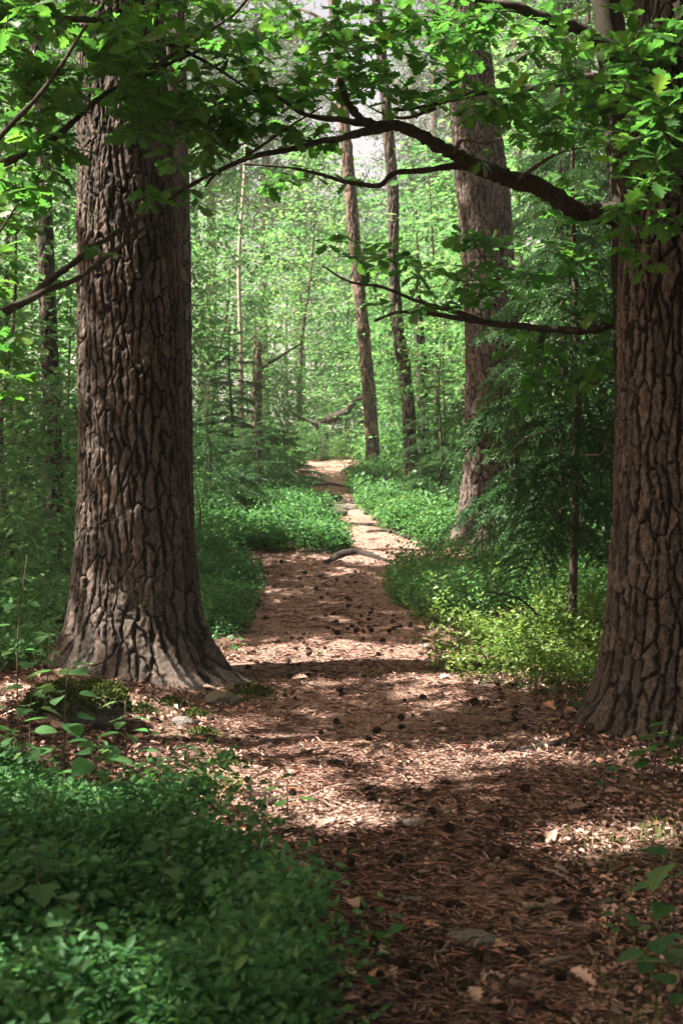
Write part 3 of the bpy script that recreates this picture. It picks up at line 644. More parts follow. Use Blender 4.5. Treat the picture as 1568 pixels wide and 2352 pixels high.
for s_, (tx, ty, w) in enumerate([(4.6,4.6,'right of the camera'),(4.4,8.8,'right of the dark pine'),(3.6,-1.6,'behind the camera on the right'),(-.6,-5.2,'straight behind the camera'),(-4.2,-5.0,'behind the camera on the left'),(2.9,2.4,'overhanging the near path from the right'),(3.3,6.0,'overhanging the dark pine from the right')]):  # unseen oaks added to block sky light on the dark pine and foreground
    b = (tx, ty, float(hbase(tx, ty))); T = thing('oak_tree', 'added shade oak outside the picture %s' % w, 'tree', b, 'shade trees outside the picture')
    mb = MB(); tp = catmull([b, (tx+.1, ty, 3), (tx-.1, ty+.1, 6), (tx, ty, 9)], 6); tube(mb, tp, np.linspace(.2, .05, len(tp)), 10, .1, furrow=.2, tint=.5); mb.build('trunk', M['oakbark'], T)
    n = 320; q = nrm(rng.normal(size=(n, 3)))*rng.random((n, 1))**.4; Cs = np.array([tx, ty, 5.6])+q*np.array([2.9, 2.9, 3.9])
    if s_ > 4: Cs = np.array([tx-.4, ty, 7.2])+q*np.array([3.0, 3.0, 1.6])
    Cs = Cs[(Cs[:, 2] > 5.4) | (s_ < 5)]; Cs = Cs[(Cs[:, 1] < 1.5) | (Cs[:, 0] > .27*Cs[:, 1]+.7) | (Cs[:, 2] > .32*Cs[:, 1]+2.6)]
    n = 30; pos = np.repeat(Cs, n, 0)+rng.normal(size=(len(Cs)*n, 3))*np.array([.3, .3, .16]); pos = pos[(pos[:, 1] < 1.5) | (pos[:, 0] > .26*pos[:, 1]+.45) | (pos[:, 2] > .32*pos[:, 1]+2.2)]
    pos = pos[rng.random(len(pos)) < fleck_keep(pos, .02)[0]]
    d = nrm(rng.normal(size=pos.shape)*np.array([1, 1, .35])); nmv = np.array([0, 0, 1.])+rng.normal(size=pos.shape)*.6
    Vv, Ff = inst(OV, OVF, pos, frames(d, nmv), .16*(.7+.6*rng.random(len(pos)))); mb = MB(); mb.add(Vv, Ff, tint=np.repeat(rng.random(len(pos)), 6)); tag(mb.build('crown', M['canopy'], T), kind='stuff')

# ------------------------------------------------------------------ broadleaf saplings and trees in the background
def broadleaf(seed, H, R, zb, ncl, per, leaf, stem_r, layer=.10, lean=.3):
    global rng
    rng = np.random.default_rng(seed)
    top = np.array([lean*rng.normal(), lean*rng.normal(), H*.95])
    st = catmull([(0, 0, -.15), (rng.normal()*.08, rng.normal()*.08, H*.3), top*.65+rng.normal(size=3)*.12, top], 6)
    rr = np.linspace(stem_r, .006, len(st))
    z = zb + (H-zb)*rng.random(ncl)**.9; f = (z-zb)/(H-zb)
    prof = np.sin(np.clip(f*.86+.14, 0, 1)*math.pi)**.7
    a = rng.random(ncl)*6.283; q = rng.random(ncl)**.55
    rad = R*prof*q*(1+.35*vn(np.cos(a)*1.5, np.sin(a)*1.5, z*.9, seed))
    C = np.stack([rad*np.cos(a)+st[-1][0]*f, rad*np.sin(a)+st[-1][1]*f, z - .15*rad], -1)
    tw = grow_twigs(st[4:], rr[4:], C)
    mb = MB(); tube(mb, st, rr, 8, .1, furrow=.2, tint=.5)
    for pts, r_ in tw[::1]: tube(mb, pts[::2], r_[::2]*1.3, 3, furrow=.2, tint=.5)
    trunk = mb.mesh('sapling_trunk'); trunk.materials.append(M['twig'])
    ends = np.array([p[-1] for p, _ in tw]); td = np.array([nrm(p[-1]-p[-3]) for p, _ in tw])
    pos = np.repeat(ends, per, 0); tdr = np.repeat(td, per, 0)
    s = rng.normal(size=pos.shape)*np.array([1, 1, layer])*leaf*2.1
    pos = pos + s - tdr*leaf*1.2
    d = nrm(s*np.array([1, 1, .5]) + tdr*leaf + np.array([0, 0, -.25*leaf])); nmv = np.array([0, 0, 1.])+rng.normal(size=pos.shape)*.38
    Vv, Ff = inst(OV, OVF, pos, frames(d, nmv), leaf*(.65+.7*rng.random(len(pos))))
    mb = MB(); mb.add(Vv, Ff, tint=np.repeat(np.clip(np.repeat(rng.random(len(ends)), per)*.65 + rng.random(len(pos))*.4, 0, 1), 6)); cr = mb.mesh('sapling_crown'); cr.materials.append(M['broad'])
    return trunk, cr
BL = {'tall': [broadleaf(600, 13, 3.2, 2.5, 560, 14, .125, .13), broadleaf(601, 11, 2.9, 1.8, 520, 14, .12, .11), broadleaf(602, 14.5, 3.0, 3.5, 560, 14, .125, .14)],
      'mid': [broadleaf(610, 6.0, 1.9, .7, 380, 13, .095, .06), broadleaf(611, 5.0, 1.7, .5, 360, 13, .09, .05), broadleaf(612, 7.0, 2.0, .9, 400, 13, .10, .07)],
      'small': [broadleaf(620, 2.6, 1.0, .25, 170, 11, .075, .022, lean=.15), broadleaf(621, 2.0, .95, .15, 160, 11, .07, .018, lean=.15), broadleaf(622, 3.2, 1.1, .3, 180, 11, .075, .028, lean=.15)]}
def put(kind, x, y, label, group, k, sc=1.0, name='broadleaf_tree', cat='tree'):
    t, c = BL[kind][k % 3]
    T = thing(name, label, cat, (x, y, float(hg(x, y))), group)
    T.rotation_euler = (0, 0, random.random()*6.283); T.scale = (sc, sc, sc*random.uniform(.92, 1.08))
    obj('trunk', t, None, T); obj('crown', c, None, T)
    return T
random.seed(12)
def px2x(px, Y): return (px-784)/FPX*Y
LMK = [(20,'near the left edge'),(120,'behind the pale far-left trunk'),(230,'half hidden by the left side of the big pine'),(330,'behind the big left pine'),(440,'just right of the big left pine'),(555,'behind the thin birch'),(592,'behind the dead snag'),(660,'left of the end of the path'),(745,'over the end of the path'),(850,'behind the slim leaning pine'),(900,'between the two slim pines'),(950,'behind the slim dark pine'),(1020,'just left of the scaly brown pine'),(1110,'behind the scaly brown pine'),(1210,'just right of the scaly brown pine'),(1320,'behind the drooping spruces'),(1400,'just left of the dark pine'),(1520,'behind the dark right pine'),(1650,'beyond the right edge')]
def near(px): return min(LMK, key=lambda q: abs(q[0]-px))[1]
n = 0
for row, (Y, step, kinds) in enumerate([(31,2.6,('mid','mid')), (36,3.4,('mid','mid','tall')), (43,4.0,('tall','mid')), (54,5.0,('tall','mid')), (70,6.5,('tall',))]):
    half = Y*.24+1.5; x = -half
    while x < half:
        xx = x+random.uniform(-.7, .7); yy = Y+random.uniform(-2, 2); pxx = 784+xx/yy*FPX
        kd = random.choice(kinds); sc = random.uniform(.8, 1.15)
        if 640 < pxx < 1150 and kd == 'tall': sc *= .68 if row < 4 else .76      # the wood is lower where the sky shows
        if not (row == 0 and 690 < pxx < 850):
            lab = '%s sunlit broadleaf tree %s' % (['low bright', 'middling', 'tall', 'far hazy', 'farthest hazy'][row], near(pxx))
            put(kd, xx, yy, lab, 'background broadleaf trees', n, sc); n += 1
        x += step
for k, (px, Y, sc) in enumerate([(660,34,.9),(740,38,1.0),(800,35,.85),(880,40,1.0),(910,34,.9),(970,37,1.0),(1040,35,.95),(1110,33,1.0),(700,46,1.3),(830,48,1.35),(930,46,1.3)]):
    put('mid', px2x(px, Y), Y, '%s leafy understorey tree %s' % ('farther' if Y > 42 else 'nearer', near(px)), 'understorey at the end of the path', k, sc)
# nearer saplings, placed one by one: (px, Y, kind, scale, label)
for k, (px, Y, kd, sc, lab) in enumerate([
    (490,28.5,'mid',.8,'leafy sapling rising behind the small spruces left of the path'),
    (600,29,'mid',.62,'pale green sapling left of the rise, near the path'),
    (440,22,'mid',.8,'sapling just right of the big left pine'),
    (330,20,'mid',.8,'sapling hidden behind the big left pine'),
    (250,21,'mid',.9,'young tree behind the left pine'),
    (30,20.5,'mid',.95,'shaded leafy tree behind the pale trunk at the left edge'),
    (-60,17.5,'mid',.62,'leafy tree at the left edge of the picture'),
    (150,24,'mid',1.2,'leafy tree seen between the pale trunk and the big pine'),
    (40,30,'tall',.7,'taller tree behind the pale trunk at the left'),
    (-20,12.0,'small',1.0,'shaded bush by the left edge behind the bilberries'),
    (120,12.8,'small',.9,'shaded bush under the pale trunk'),
    (30,13.6,'small',1.25,'taller shaded bush at the left edge'),
    (170,15.0,'small',1.1,'bush showing just left of the big pine'),
    (640,30,'small',1.0,'low bush behind the rise left of the path end'),
    (900,27,'small',1.1,'bush between the two slim pines'),
    (1000,24,'mid',.85,'bright sapling right of the slim dark pine'),
    (1060,27,'mid',1.0,'sapling behind the scaly brown pine'),
    (1010,19.5,'small',.95,'low bush beside the foot of the slim dark pine'),
    (700,26.6,'small',.30,'knee-high bush at the left foot of the gnarled oak'),
    (775,26.9,'small',.26,'knee-high bush at the right foot of the gnarled oak'),
    (742,26.7,'small',.22,'tiny bush before the gnarled oak'),
    (890,25,'small',.7,'little bush at the foot of the slim leaning pine'),
    (1230,21,'mid',1.1,'leafy tree behind the drooping spruces'),
    (1380,18,'mid',1.1,'leafy tree beside the dark right pine'),
    (1330,24,'tall',.75,'taller tree behind the drooping spruces'),
    (1480,15,'mid',1.0,'leafy tree hidden behind the dark right pine'),
    (450,14.6,'small',.42,'small sunlit bush close behind the big left pine'),
    (1390,12.5,'small',.9,'lit bush between the spruce and the dark pine'),
    ]):
    put(kd, px2x(px, Y), Y, lab, None, k, sc, 'broadleaf_tree' if kd != 'small' else 'bush', 'tree' if kd != 'small' else 'bush')
# far pines whose tops stand against the sky
rng = np.random.default_rng(3)
FPM = []
for q in range(2):
    r_ = np.random.default_rng(70+q); mb = MB(); st = catmull([(0, 0, -.2), (.1, .1, 5), (.05, -.1, 11), (.2, 0, 17)], 6); tube(mb, st, np.linspace(.19, .04, len(st)), 8, .06, furrow=.2, tint=.6)
    z = 7 + 10*r_.random(150); a = r_.random(150)*6.283; rr = 2.4*np.sqrt(r_.random(150))*(1-.5*(z-7)/10); C = np.stack([rr*np.cos(a), rr*np.sin(a), z], -1)
    for c in C[::2]: tube(mb, catmull([(0, 0, c[2]-.6), c*np.array([.5, .5, 1])+np.array([0, 0, -.15]), c], 3), np.linspace(.035, .012, 7), 3, furrow=.2, tint=.5)
    t = mb.mesh('far_pine_trunk'); t.materials.append(M['pine2'])
    pos = np.repeat(C, 60, 0)+r_.normal(size=(9000, 3))*np.array([.38, .38, .16]); d = nrm(r_.normal(size=pos.shape)+np.array([0, 0, .3]))
    Vv, Ff = inst(RH*np.array([.35, 1, 1]), RHF, pos, frames(d, nrm(r_.normal(size=pos.shape))), .22*(.7+.6*r_.random(len(pos))))
    mb = MB(); mb.add(Vv, Ff, tint=np.repeat(r_.random(len(pos)), 4)); c = mb.mesh('far_pine_crown'); c.materials.append(M['pneedle']); FPM.append((t, c))
for k, (px, Y, sc, w) in enumerate([(480,40,1.0,'left of the path end'),(610,48,1.0,'behind the snag'),(690,60,1.0,'behind the slim leaning pine'),(1000,42,1.0,'left of the scaly brown pine'),(1180,38,1.0,'right of the scaly brown pine'),(1290,46,1.1,'over the drooping spruces'),(250,42,1.0,'behind the big left pine'),(60,40,1.0,'near the left edge'),(950,70,1.2,'at the back of the wood')]):
    x = px2x(px, Y); T = thing('pine_tree', 'far pine with pale needle tufts against the sky, ' + w, 'tree', (x, Y, float(hbase(x, Y))), 'far pines against the sky')
    T.scale = (sc, sc, sc); T.rotation_euler = (0, 0, k*1.3); obj('trunk', FPM[k % 2][0], None, T); obj('crown', FPM[k % 2][1], None, T)

# thin pale birch, broken snag, crooked fallen oak limb
b = base_of(558, 24.5); T = thing('birch_tree', 'thin pale birch stem left of the path behind the small spruces', 'tree', b)
mb = MB(); c = catmull([b, P(556,1000,24.5), P(553,800,24.5), P(549,600,24.5), P(560,420,24.5), P(566,300,24.6)], 6); tube(mb, c, np.linspace(.050, .022, len(c)), 8, .1, furrow=.1, tint=.6); mb.build('trunk', M['birch'], T)
mb = MB()
for (a, e) in [((552,620),(500,520)),((555,540),(600,470)),((551,700),(610,640)),((553,480),(520,400)),((553,800),(620,720))]:
    p0 = P(a[0], a[1], 24.5); p1 = P(e[0], e[1], 24.2); tube(mb, catmull([p0, (p0+p1)/2+np.array([0, 0, -.05]), p1], 4), np.linspace(.014, .005, 9), 4, furrow=.2, tint=.5)
mb.build('branch', M['twig'], T)
b = base_of(592, 23.2); T = thing('tree_snag', 'broken brown dead trunk standing among the leaves left of the path', 'dead tree', b)
mb = MB(); c = catmull([b, P(590,1000,23.2), P(591,900,23.2), P(592,800,23.2)], 8); r_ = np.linspace(.10, .072, len(c)); tube(mb, c, r_, 10, .25, furrow=.15, tint=.45)
mb.build('trunk', M['pine2'], T)
mb = MB(); tp = P(592, 800, 23.2)
for q in range(5):
    a = q*1.3; p0 = tp+np.array([.05*math.cos(a), .05*math.sin(a), -.1]); tube(mb, [p0, p0+np.array([0, 0, .14]), p0+np.array([.01, 0, .2+.12*((q*7) % 3)])], [.035, .022, .004], 4, furrow=.1, tint=.5)
mb.build('splinters', M['pine2'], T)
mb = MB(); c = P(592, 850, 23.2); tube(mb, catmull([c, P(640,820,23.0), P(690,790,22.8)], 5), np.linspace(.04, .012, 11), 5, furrow=.2, tint=.5); mb.build('branch', M['oakbark'], T)
b = base_of(745, 27.6); T = thing('crooked_oak', 'gnarled dark oak stem bending over beyond the end of the path', 'tree', b)
mb = MB(); c = catmull([b, P(744,1000,27.6), P(735,985,27.6), P(742,968,27.6), P(770,958,27.5), P(796,944,27.4), P(806,930,27.3), P(828,915,27.2)], 8)
tube(mb, c, np.interp(np.linspace(0, 1, len(c)), [0, .3, .6, 1], [.085, .085, .085, .045]), 12, .22, furrow=.2, tint=.3); mb.build('trunk', M['oakbark'], T)
for pts in [[(735,980),(690,960),(660,940)], [(828,915),(850,880),(870,830)]]:
    mb = MB(); c = catmull(L(pts, 27.6, 27.0), 6); tube(mb, c, np.linspace(.045, .015, len(c)), 6, .15, furrow=.2, tint=.4); mb.build('branch', M['oakbark'], T)

# ------------------------------------------------------------------ spruces: each bough a part
def bough_mesh(seed, L_, droop, nsh, hang):
    r_ = np.random.default_rng(seed); mb = MB(); tw = MB()
    t = np.linspace(0, 1, 12); ax = np.stack([0*t, L_*t, L_*(.10*t - droop*t*t)], -1)
    ax[:, 0] = .05*L_*np.sin(t*4+seed)
    rad = np.linspace(.010, .002, 12)
    pos, dr = [], []
    tube(mb, ax, rad, 4, furrow=.2, tint=0.0)
    def shoots(pts, step, ln, w):
        d = np.diff(pts, axis=0); s = np.concatenate([[0], np.cumsum(np.linalg.norm(d, axis=1))])
        for u in np.arange(.0, s[-1], step):
            p = np.array([np.interp(u, s, pts[:, k]) for k in range(3)]); i = min(np.searchsorted(s, u, side='right')-1, len(d)-1); td = d[i]/np.linalg.norm(d[i])
            yield u/s[-1], p, td
    side = 1
    for f, p, td in shoots(ax, L_/nsh, 0, 0):
        if f < .12: continue
        side = -side; lx = (.16+.30*L_*(1-f)**.8)*(.7+.5*r_.random())
        d0 = nrm(np.array([side*(.85+.2*r_.random()), .75, -.12]))
        q = p + d0*lx*.5 + np.array([0, 0, -.05*hang*lx]); e = p + d0*lx + np.array([0, 0, -.55*hang*lx])
        cc = catmull([p, q, e], 3); tube(mb, cc, np.linspace(.004, .0015, len(cc)), 3, furrow=.2, tint=0.0)
        pos.append((cc, f))
        if lx > .25:
            for g in (.35, .6, .8):
                s2 = cc[int(g*(len(cc)-1))]; d1 = nrm(d0*.8+np.array([-side*.1, .6*(1 if g != .6 else -1)*.8, -.4*hang])); ee = s2+d1*lx*.38
                c2 = np.array([s2, (s2+ee)/2+np.array([0, 0, .01]), ee]); tube(mb, c2, [.003, .002, .0012], 3, furrow=.2, tint=0.0); pos.append((c2, f))
    pos.append((ax[5:], .8))
    nv = []
    P_, D_ = [], []
    for cc, f in pos:
        for f2, p, td in shoots(cc, .0085, 0, 0):
            for q in range(3):
                v = r_.normal(size=3); v -= td*v.dot(td); v[2] *= .7; v = nrm(v); P_.append(p); D_.append(td*.75+v*.8+np.array([0, 0, .1]))
    P_ = np.array(P_); D_ = np.array(D_)
    NT = np.array([(-.19, 0, 0), (.19, 0, 0), (0, 1, 0)], float)
    Vv, Ff = inst(NT, np.array([(0, 1, 2)]), P_, frames(D_, nrm(r_.normal(size=P_.shape)*.6+np.array([0, 0, 1]))), .024*(.8+.5*r_.random(len(P_))))
    mb.add(Vv, Ff, tint=np.repeat(np.clip(r_.random(len(P_))*.6+.2, 0, 1), 3))
    me = mb.mesh('spruce_bough'); me.materials.append(M['needle']); return me
BO = [bough_mesh(1, 1.0, .35, 22, .7), bough_mesh(2, 1.0, .55, 22, 1.1), bough_mesh(3, 1.0, .20, 20, .4), bough_mesh(4, 1.0, .7, 24, 1.3)]
def spruce(label, px, Y, H, Rb, nb, zb, seed, sr=.03, droopy=(0, 1, 2, 3), zmin=0.0, group=None):
    r_ = random.Random(seed); b = base_of(px, Y); T = thing('spruce_tree', label, 'tree', b, group)
    mb = MB(); c = catmull([(b[0], b[1], b[2]-.1), (b[0]+.02, b[1], b[2]+H*.4), (b[0]-.02, b[1]+.02, b[2]+H*.75), (b[0], b[1], b[2]+H)], 6); tube(mb, c, np.linspace(sr, .006, len(c)), 8, .08, furrow=.25, tint=.35); mb.build('trunk', M['twig'], T)
    for k in range(nb):
        f = (k+.5)/nb; z = zb + (H-zb)*f**.95; Ln = max(.12, Rb*(1-f)**.75*(.75+.45*r_.random()))
        o = obj('bough', BO[r_.choice(droopy)], None, T)
        o.location = (0, 0, z); o.rotation_euler = (math.radians(18*f - 6 + r_.uniform(-8, 8)), math.radians(r_.uniform(-12, 12)), k*2.39996+r_.uniform(-.3, .3)); o.scale = (Ln*.95, Ln, Ln)
    return T
spruce('drooping spruce with a thin dark stem left of the right pine', 1315, 9.9, 4.4, .88, 76, .85, 1, .034, (0, 1, 3))
spruce('dense dark spruce in front of the scaly brown pine', 1285, 12.6, 5.0, .92, 60, .9, 2, .04, (0, 1, 3))
spruce('tall spruce behind the drooping one, right of the scaly brown pine', 1345, 17.2, 8.0, 1.7, 84, .5, 3, .06, (0, 1, 3))
spruce('small spruce at the right edge of the path by the slim dark pine', 1010, 17.5, 2.0, .8, 36, .2, 4, .022, (0, 2))
spruce('low spruce left of the path behind the big pine', 590, 18.0, 1.35, .95, 34, .12, 5, .02, (0, 2))
spruce('low bushy spruce close to the left edge of the path', 655, 19.5, 1.0, .8, 28, .10, 6, .018, (0, 2))
spruce('small spruce just right of the big left pine', 480, 16.8, 1.6, .95, 36, .15, 7, .022, (0, 1, 2))
spruce('young spruce behind the low ones left of the path', 530, 21.0, 2.3, 1.0, 40, .2, 8, .025, (0, 2))
spruce('shaded spruce behind the dark right pine', 1440, 12.8, 4.2, 1.2, 54, .4, 9, .04, (0, 1, 3))
spruce('young spruce in the shade at the left edge', 60, 16.5, 2.4, 1.1, 40, .2, 10, .025, (0, 1))

# ------------------------------------------------------------------ bilberry and other ground cover
def cover(name, label, poly, N, hgt, leaf, per, mat, seed, tmpl=(OV, OVF), cat='ground cover', stems=True, pad=0, avoid_path=True):
    r_ = np.random.default_rng(seed); poly = np.asarray(poly); lo = poly.min(0); hi = poly.max(0)
    pts = np.zeros((0, 2))
    while len(pts) < N:
        q = lo + (hi-lo)*r_.random((N*2, 2)); q = q[in_poly(q[:, 0], q[:, 1], poly)]
        if avoid_path: q = q[path_d(q[:, 0], q[:, 1]) < .10]
        q = q[r_.random(len(q)) < np.clip(.75+.9*fbm(q[:, 0]*2.3, q[:, 1]*2.3, 0, seed, 2), .08, 1)]
        pts = np.vstack([pts, q])
    pts = pts[:N]; h = hgt*(.55+.6*r_.random(N))*np.clip(1+.75*fbm(pts[:,0]*1.9, pts[:,1]*1.9, 0, seed+5, 3), .3, 1.9)
    base = np.stack([pts[:, 0], pts[:, 1], hg(pts[:, 0], pts[:, 1])], -1)
    lean = r_.normal(size=(N, 2))*.32
    mb = MB()
    u = r_.random((N, per))**.55; ang = r_.random((N, per))*6.283; off = (.25+.75*r_.random((N, per)))*leaf*1.7
    pos = base[:, None, :] + np.stack([lean[:, None, 0]*h[:, None]*u+off*np.cos(ang), lean[:, None, 1]*h[:, None]*u+off*np.sin(ang), h[:, None]*u], -1)
    d = np.stack([np.cos(ang), np.sin(ang), .25+.5*r_.normal(size=ang.shape)], -1).reshape(-1, 3); pos = pos.reshape(-1, 3)
    nm = np.array([0, 0, 1.])+r_.normal(size=pos.shape)*.62
    Vv, Ff = inst(tmpl[0]*np.array([.82, 1, 1.3]), tmpl[1], pos, frames(d, nm), leaf*(.5+.6*r_.random(len(pos))+.7*np.repeat(r_.random(N)**4, per)))
    tt = np.clip(.05+.6*r_.random(len(pos))+.45*np.repeat(r_.random(N)**2, per), 0, 1)
    mb.add(Vv, Ff, tint=np.repeat(tt, len(tmpl[0])))
    if stems:
        tip = base + np.stack([lean[:, 0]*h, lean[:, 1]*h, h], -1); w = .0016+.0008*r_.random((N, 1)); sx = np.array([[1, 0, 0]])*w; sy = np.array([[0, 1, 0]])*w
        Vs = np.stack([base-sx, base+sx, tip, base-sy, base+sy], 1).reshape(-1, 3); k5 = np.arange(N)[:, None]*5
        mb.add(Vs, np.concatenate([k5+np.array([0, 1, 2]), k5+np.array([3, 4, 2])]), tint=.1)
    o = mb.build(name, mat); return tag(o, label, cat, kind='stuff')
cover('bilberry_patch', 'thick green bilberry cover filling the lower left foreground', gpoly([(-260,1800),(60,1815),(230,1850),(340,1900),(440,1945),(540,2000),(620,2080),(650,2200),(690,2300),(720,2420),(740,2700),(-300,2900)]), 5400, .24, .032, 16, M['bil'], 1, avoid_path=False)
cover('bilberry_patch', 'shaded bilberry cover left of the big pine', gpoly([(-260,1560),(60,1545),(190,1510),(200,1300),(200,1240),(-300,1240)]), 5200, .24, .036, 12, M['bil'], 2)
cover('bilberry_patch', 'shaded bilberry strip between the big pine and the path', gpoly([(425,1500),(505,1495),(560,1440),(600,1350),(560,1296),(420,1280)]), 1500, .20, .034, 13, M['bil'], 3, avoid_path=False)
cover('bilberry_patch', 'sunlit bilberry cover left of the bend in the path', gpoly([(430,1255),(560,1262),(700,1280),(785,1280),(795,1250),(750,1205),(700,1160),(640,1120),(430,1130)]), 5200, .22, .044, 12, M['bil'], 4, avoid_path=False)
cover('bilberry_patch', 'rounded bilberry mound on the right edge of the path', gpoly([(890,1370),(925,1320),(1000,1296),(1330,1300),(1420,1480),(1000,1440),(930,1410)]), 3000, .26, .034, 13, M['bil'], 5, avoid_path=False)
cover('bilberry_patch', 'bilberry cover below the slim pines right of the path', gpoly([(800,1130),(840,1180),(880,1222),(990,1256),(1035,1250),(1040,1190),(1040,1110),(960,1080),(860,1085)]), 3800, .26, .050, 11, M['bil'], 6, avoid_path=False)
cover('low_shrubs', 'sunlit pale green low shrubs under the drooping spruce', gpoly([(985,1550),(1060,1585),(1390,1615),(1400,1470),(1200,1440),(1040,1470)]), 560, .27, .036, 16, M['shrub'], 7, avoid_path=False)
cover('undergrowth', 'dark undergrowth beneath the spruces on the right', gpoly([(1150,1300),(1160,1220),(1450,1180),(1600,1300),(1560,1500),(1300,1420)]), 2200, .30, .055, 12, M['bil'], 8, avoid_path=False)
cover('undergrowth', 'leafy undergrowth on the slope left of the rise', gpoly([(150,1240),(440,1140),(640,1120),(690,1075),(640,1040),(100,1060),(-250,1200)]), 5200, .30, .075, 11, M['bil'], 9, avoid_path=False)
cover('undergrowth', 'leafy undergrowth on the slope right of the slim pines', gpoly([(850,1085),(960,1085),(1100,1120),(1600,1200),(1500,1060),(900,1045),(830,1052)]), 3600, .34, .085, 11, M['bil'], 10, avoid_path=False)
# far floor of the wood
r_ = np.random.default_rng(5)
cover('undergrowth', 'low green growth on the floor of the sunlit wood beyond the rise', [(-14, 27.5), (14, 27.5), (22, 60), (-22, 60)], 9000, .45, .13, 9, M['broad'], 11, avoid_path=False)
def grassy(name, label, poly, N, hgt, w, seed):
    r_ = np.random.default_rng(seed); poly = np.asarray(poly); lo = poly.min(0); hi = poly.max(0)
    q = lo+(hi-lo)*r_.random((N*4, 2)); q = q[in_poly(q[:, 0], q[:, 1], poly)]; q = q[r_.random(len(q)) < np.clip(.5+1.2*fbm(q[:,0]*3, q[:,1]*3, 0, seed, 2), .03, 1)][:N]; n = len(q)
    b = np.stack([q[:, 0], q[:, 1], hg(q[:, 0], q[:, 1])], -1); a = r_.random(n)*6.283; h = hgt*(.5+.8*r_.random(n)); ln = h*(.3+.9*r_.random(n))
    dv = np.stack([np.cos(a), np.sin(a), 0*a], -1); sd = np.stack([-np.sin(a), np.cos(a), 0*a], -1)*w
    m1 = b+dv*ln[:, None]*.35+np.array([0, 0, 1])*h[:, None]*.7; t = b+dv*ln[:, None]+np.array([0, 0, 1])*(h*.85)[:, None]
    V = np.stack([b-sd, b+sd, m1-sd*.8, m1+sd*.8, t], 1).reshape(-1, 3); k = np.arange(n)[:, None]*5
    mb = MB(); mb.add(V, [k+np.array([[0, 1, 3, 2]]), k+np.array([[2, 3, 4]])], tint=np.repeat(r_.random(n), 5))
    tag(mb.build(name, M['grass']), label, 'grass', kind='stuff')
grassy('grass', 'sparse yellowish grass on the litter at the right edge', gpoly([(1230,1930),(1400,1890),(1600,1850),(1700,2100),(1500,2420),(1350,2380),(1420,2150)]), 380, .075, .0018, 1)
grassy('grass', 'short grass on the sunlit crest beside the path end', gpoly([(630,1050),(700,1052),(830,1052),(880,1062),(840,1025),(700,1022),(620,1030)]), 5000, .22, .008, 2)
grassy('grass', 'small grass tufts in the litter below the big pine', gpoly([(430,1790),(560,1800),(600,1860),(470,1880)]), 90, .08, .002, 3)

# ------------------------------------------------------------------ seedlings in the foreground, leaves as parts
def leafmesh(Vk, Fk, tint, mat):
    m_ = MB(); m_.add(Vk, Fk, tint=tint); me = m_.mesh('seedling_leaf'); me.materials.append(mat); return me
LMS = {'maple': [leafmesh(MAPV, MAPF, t, M['broad']) for t in (.2, .45, .7)], 'round': [leafmesh(RNDV, RNDF, t, M['broad']) for t in (.15, .4, .65)], 'oak': [leafmesh(OAKV, OAKF, t, M['oak']) for t in (.2, .45, .7)]}
def seedling(label, px, py, H, kind, n, size, seed, bend=(0, 0), cat='seedling', whorl=3):
    r_ = random.Random(seed); g = G(px, py); g = np.array([float(v) for v in g]); T = thing('seedling', label, cat, g)
    top = g + np.array([bend[0], bend[1], H]); c = catmull([g-np.array([0, 0, .02]), g+np.array([bend[0]*.2, bend[1]*.2, H*.5]), top], 6)
    mb = MB(); tube(mb, c, np.linspace(.0045, .002, len(c)), 5, furrow=.2, tint=.6); mb.build('stem', M['twig'], T)
    for k in range(n):
        f = .30+.70*(k//whorl*whorl+whorl*.5)/max(n, 1); f = min(f, 1); p = c[int(f*(len(c)-1))]; a = k*6.283/whorl + (k//whorl)*1.1 + r_.uniform(-.3, .3)
        d = nrm(np.array([math.cos(a), math.sin(a), .15+r_.uniform(-.2, .25)])); pl = size*(.35+.25*r_.random()); s = size*(.7+.5*r_.random())
        base = p + d*pl
        o = obj('leaf', r_.choice(LMS[kind]), None, T); R = frames(d[None]+np.array([[0, 0, -.25]]), np.array([[r_.gauss(0, .25), r_.gauss(0, .25), 1.]]))[0]*s
        o.matrix_basis = Matrix([list(R[0])+[base[0]-g[0]], list(R[1])+[base[1]-g[1]], list(R[2])+[base[2]-g[2]], [0, 0, 0, 1]])
        mb = MB(); tube(mb, np.array([p, p+d*pl*.6, base])-g, [.0014, .0012, .001], 3, furrow=.1, tint=.6); st = obj('leaf_stalk', mb.mesh('leaf_stalk'), M['twig'], o); st.matrix_parent_inverse = o.matrix_basis.inverted()
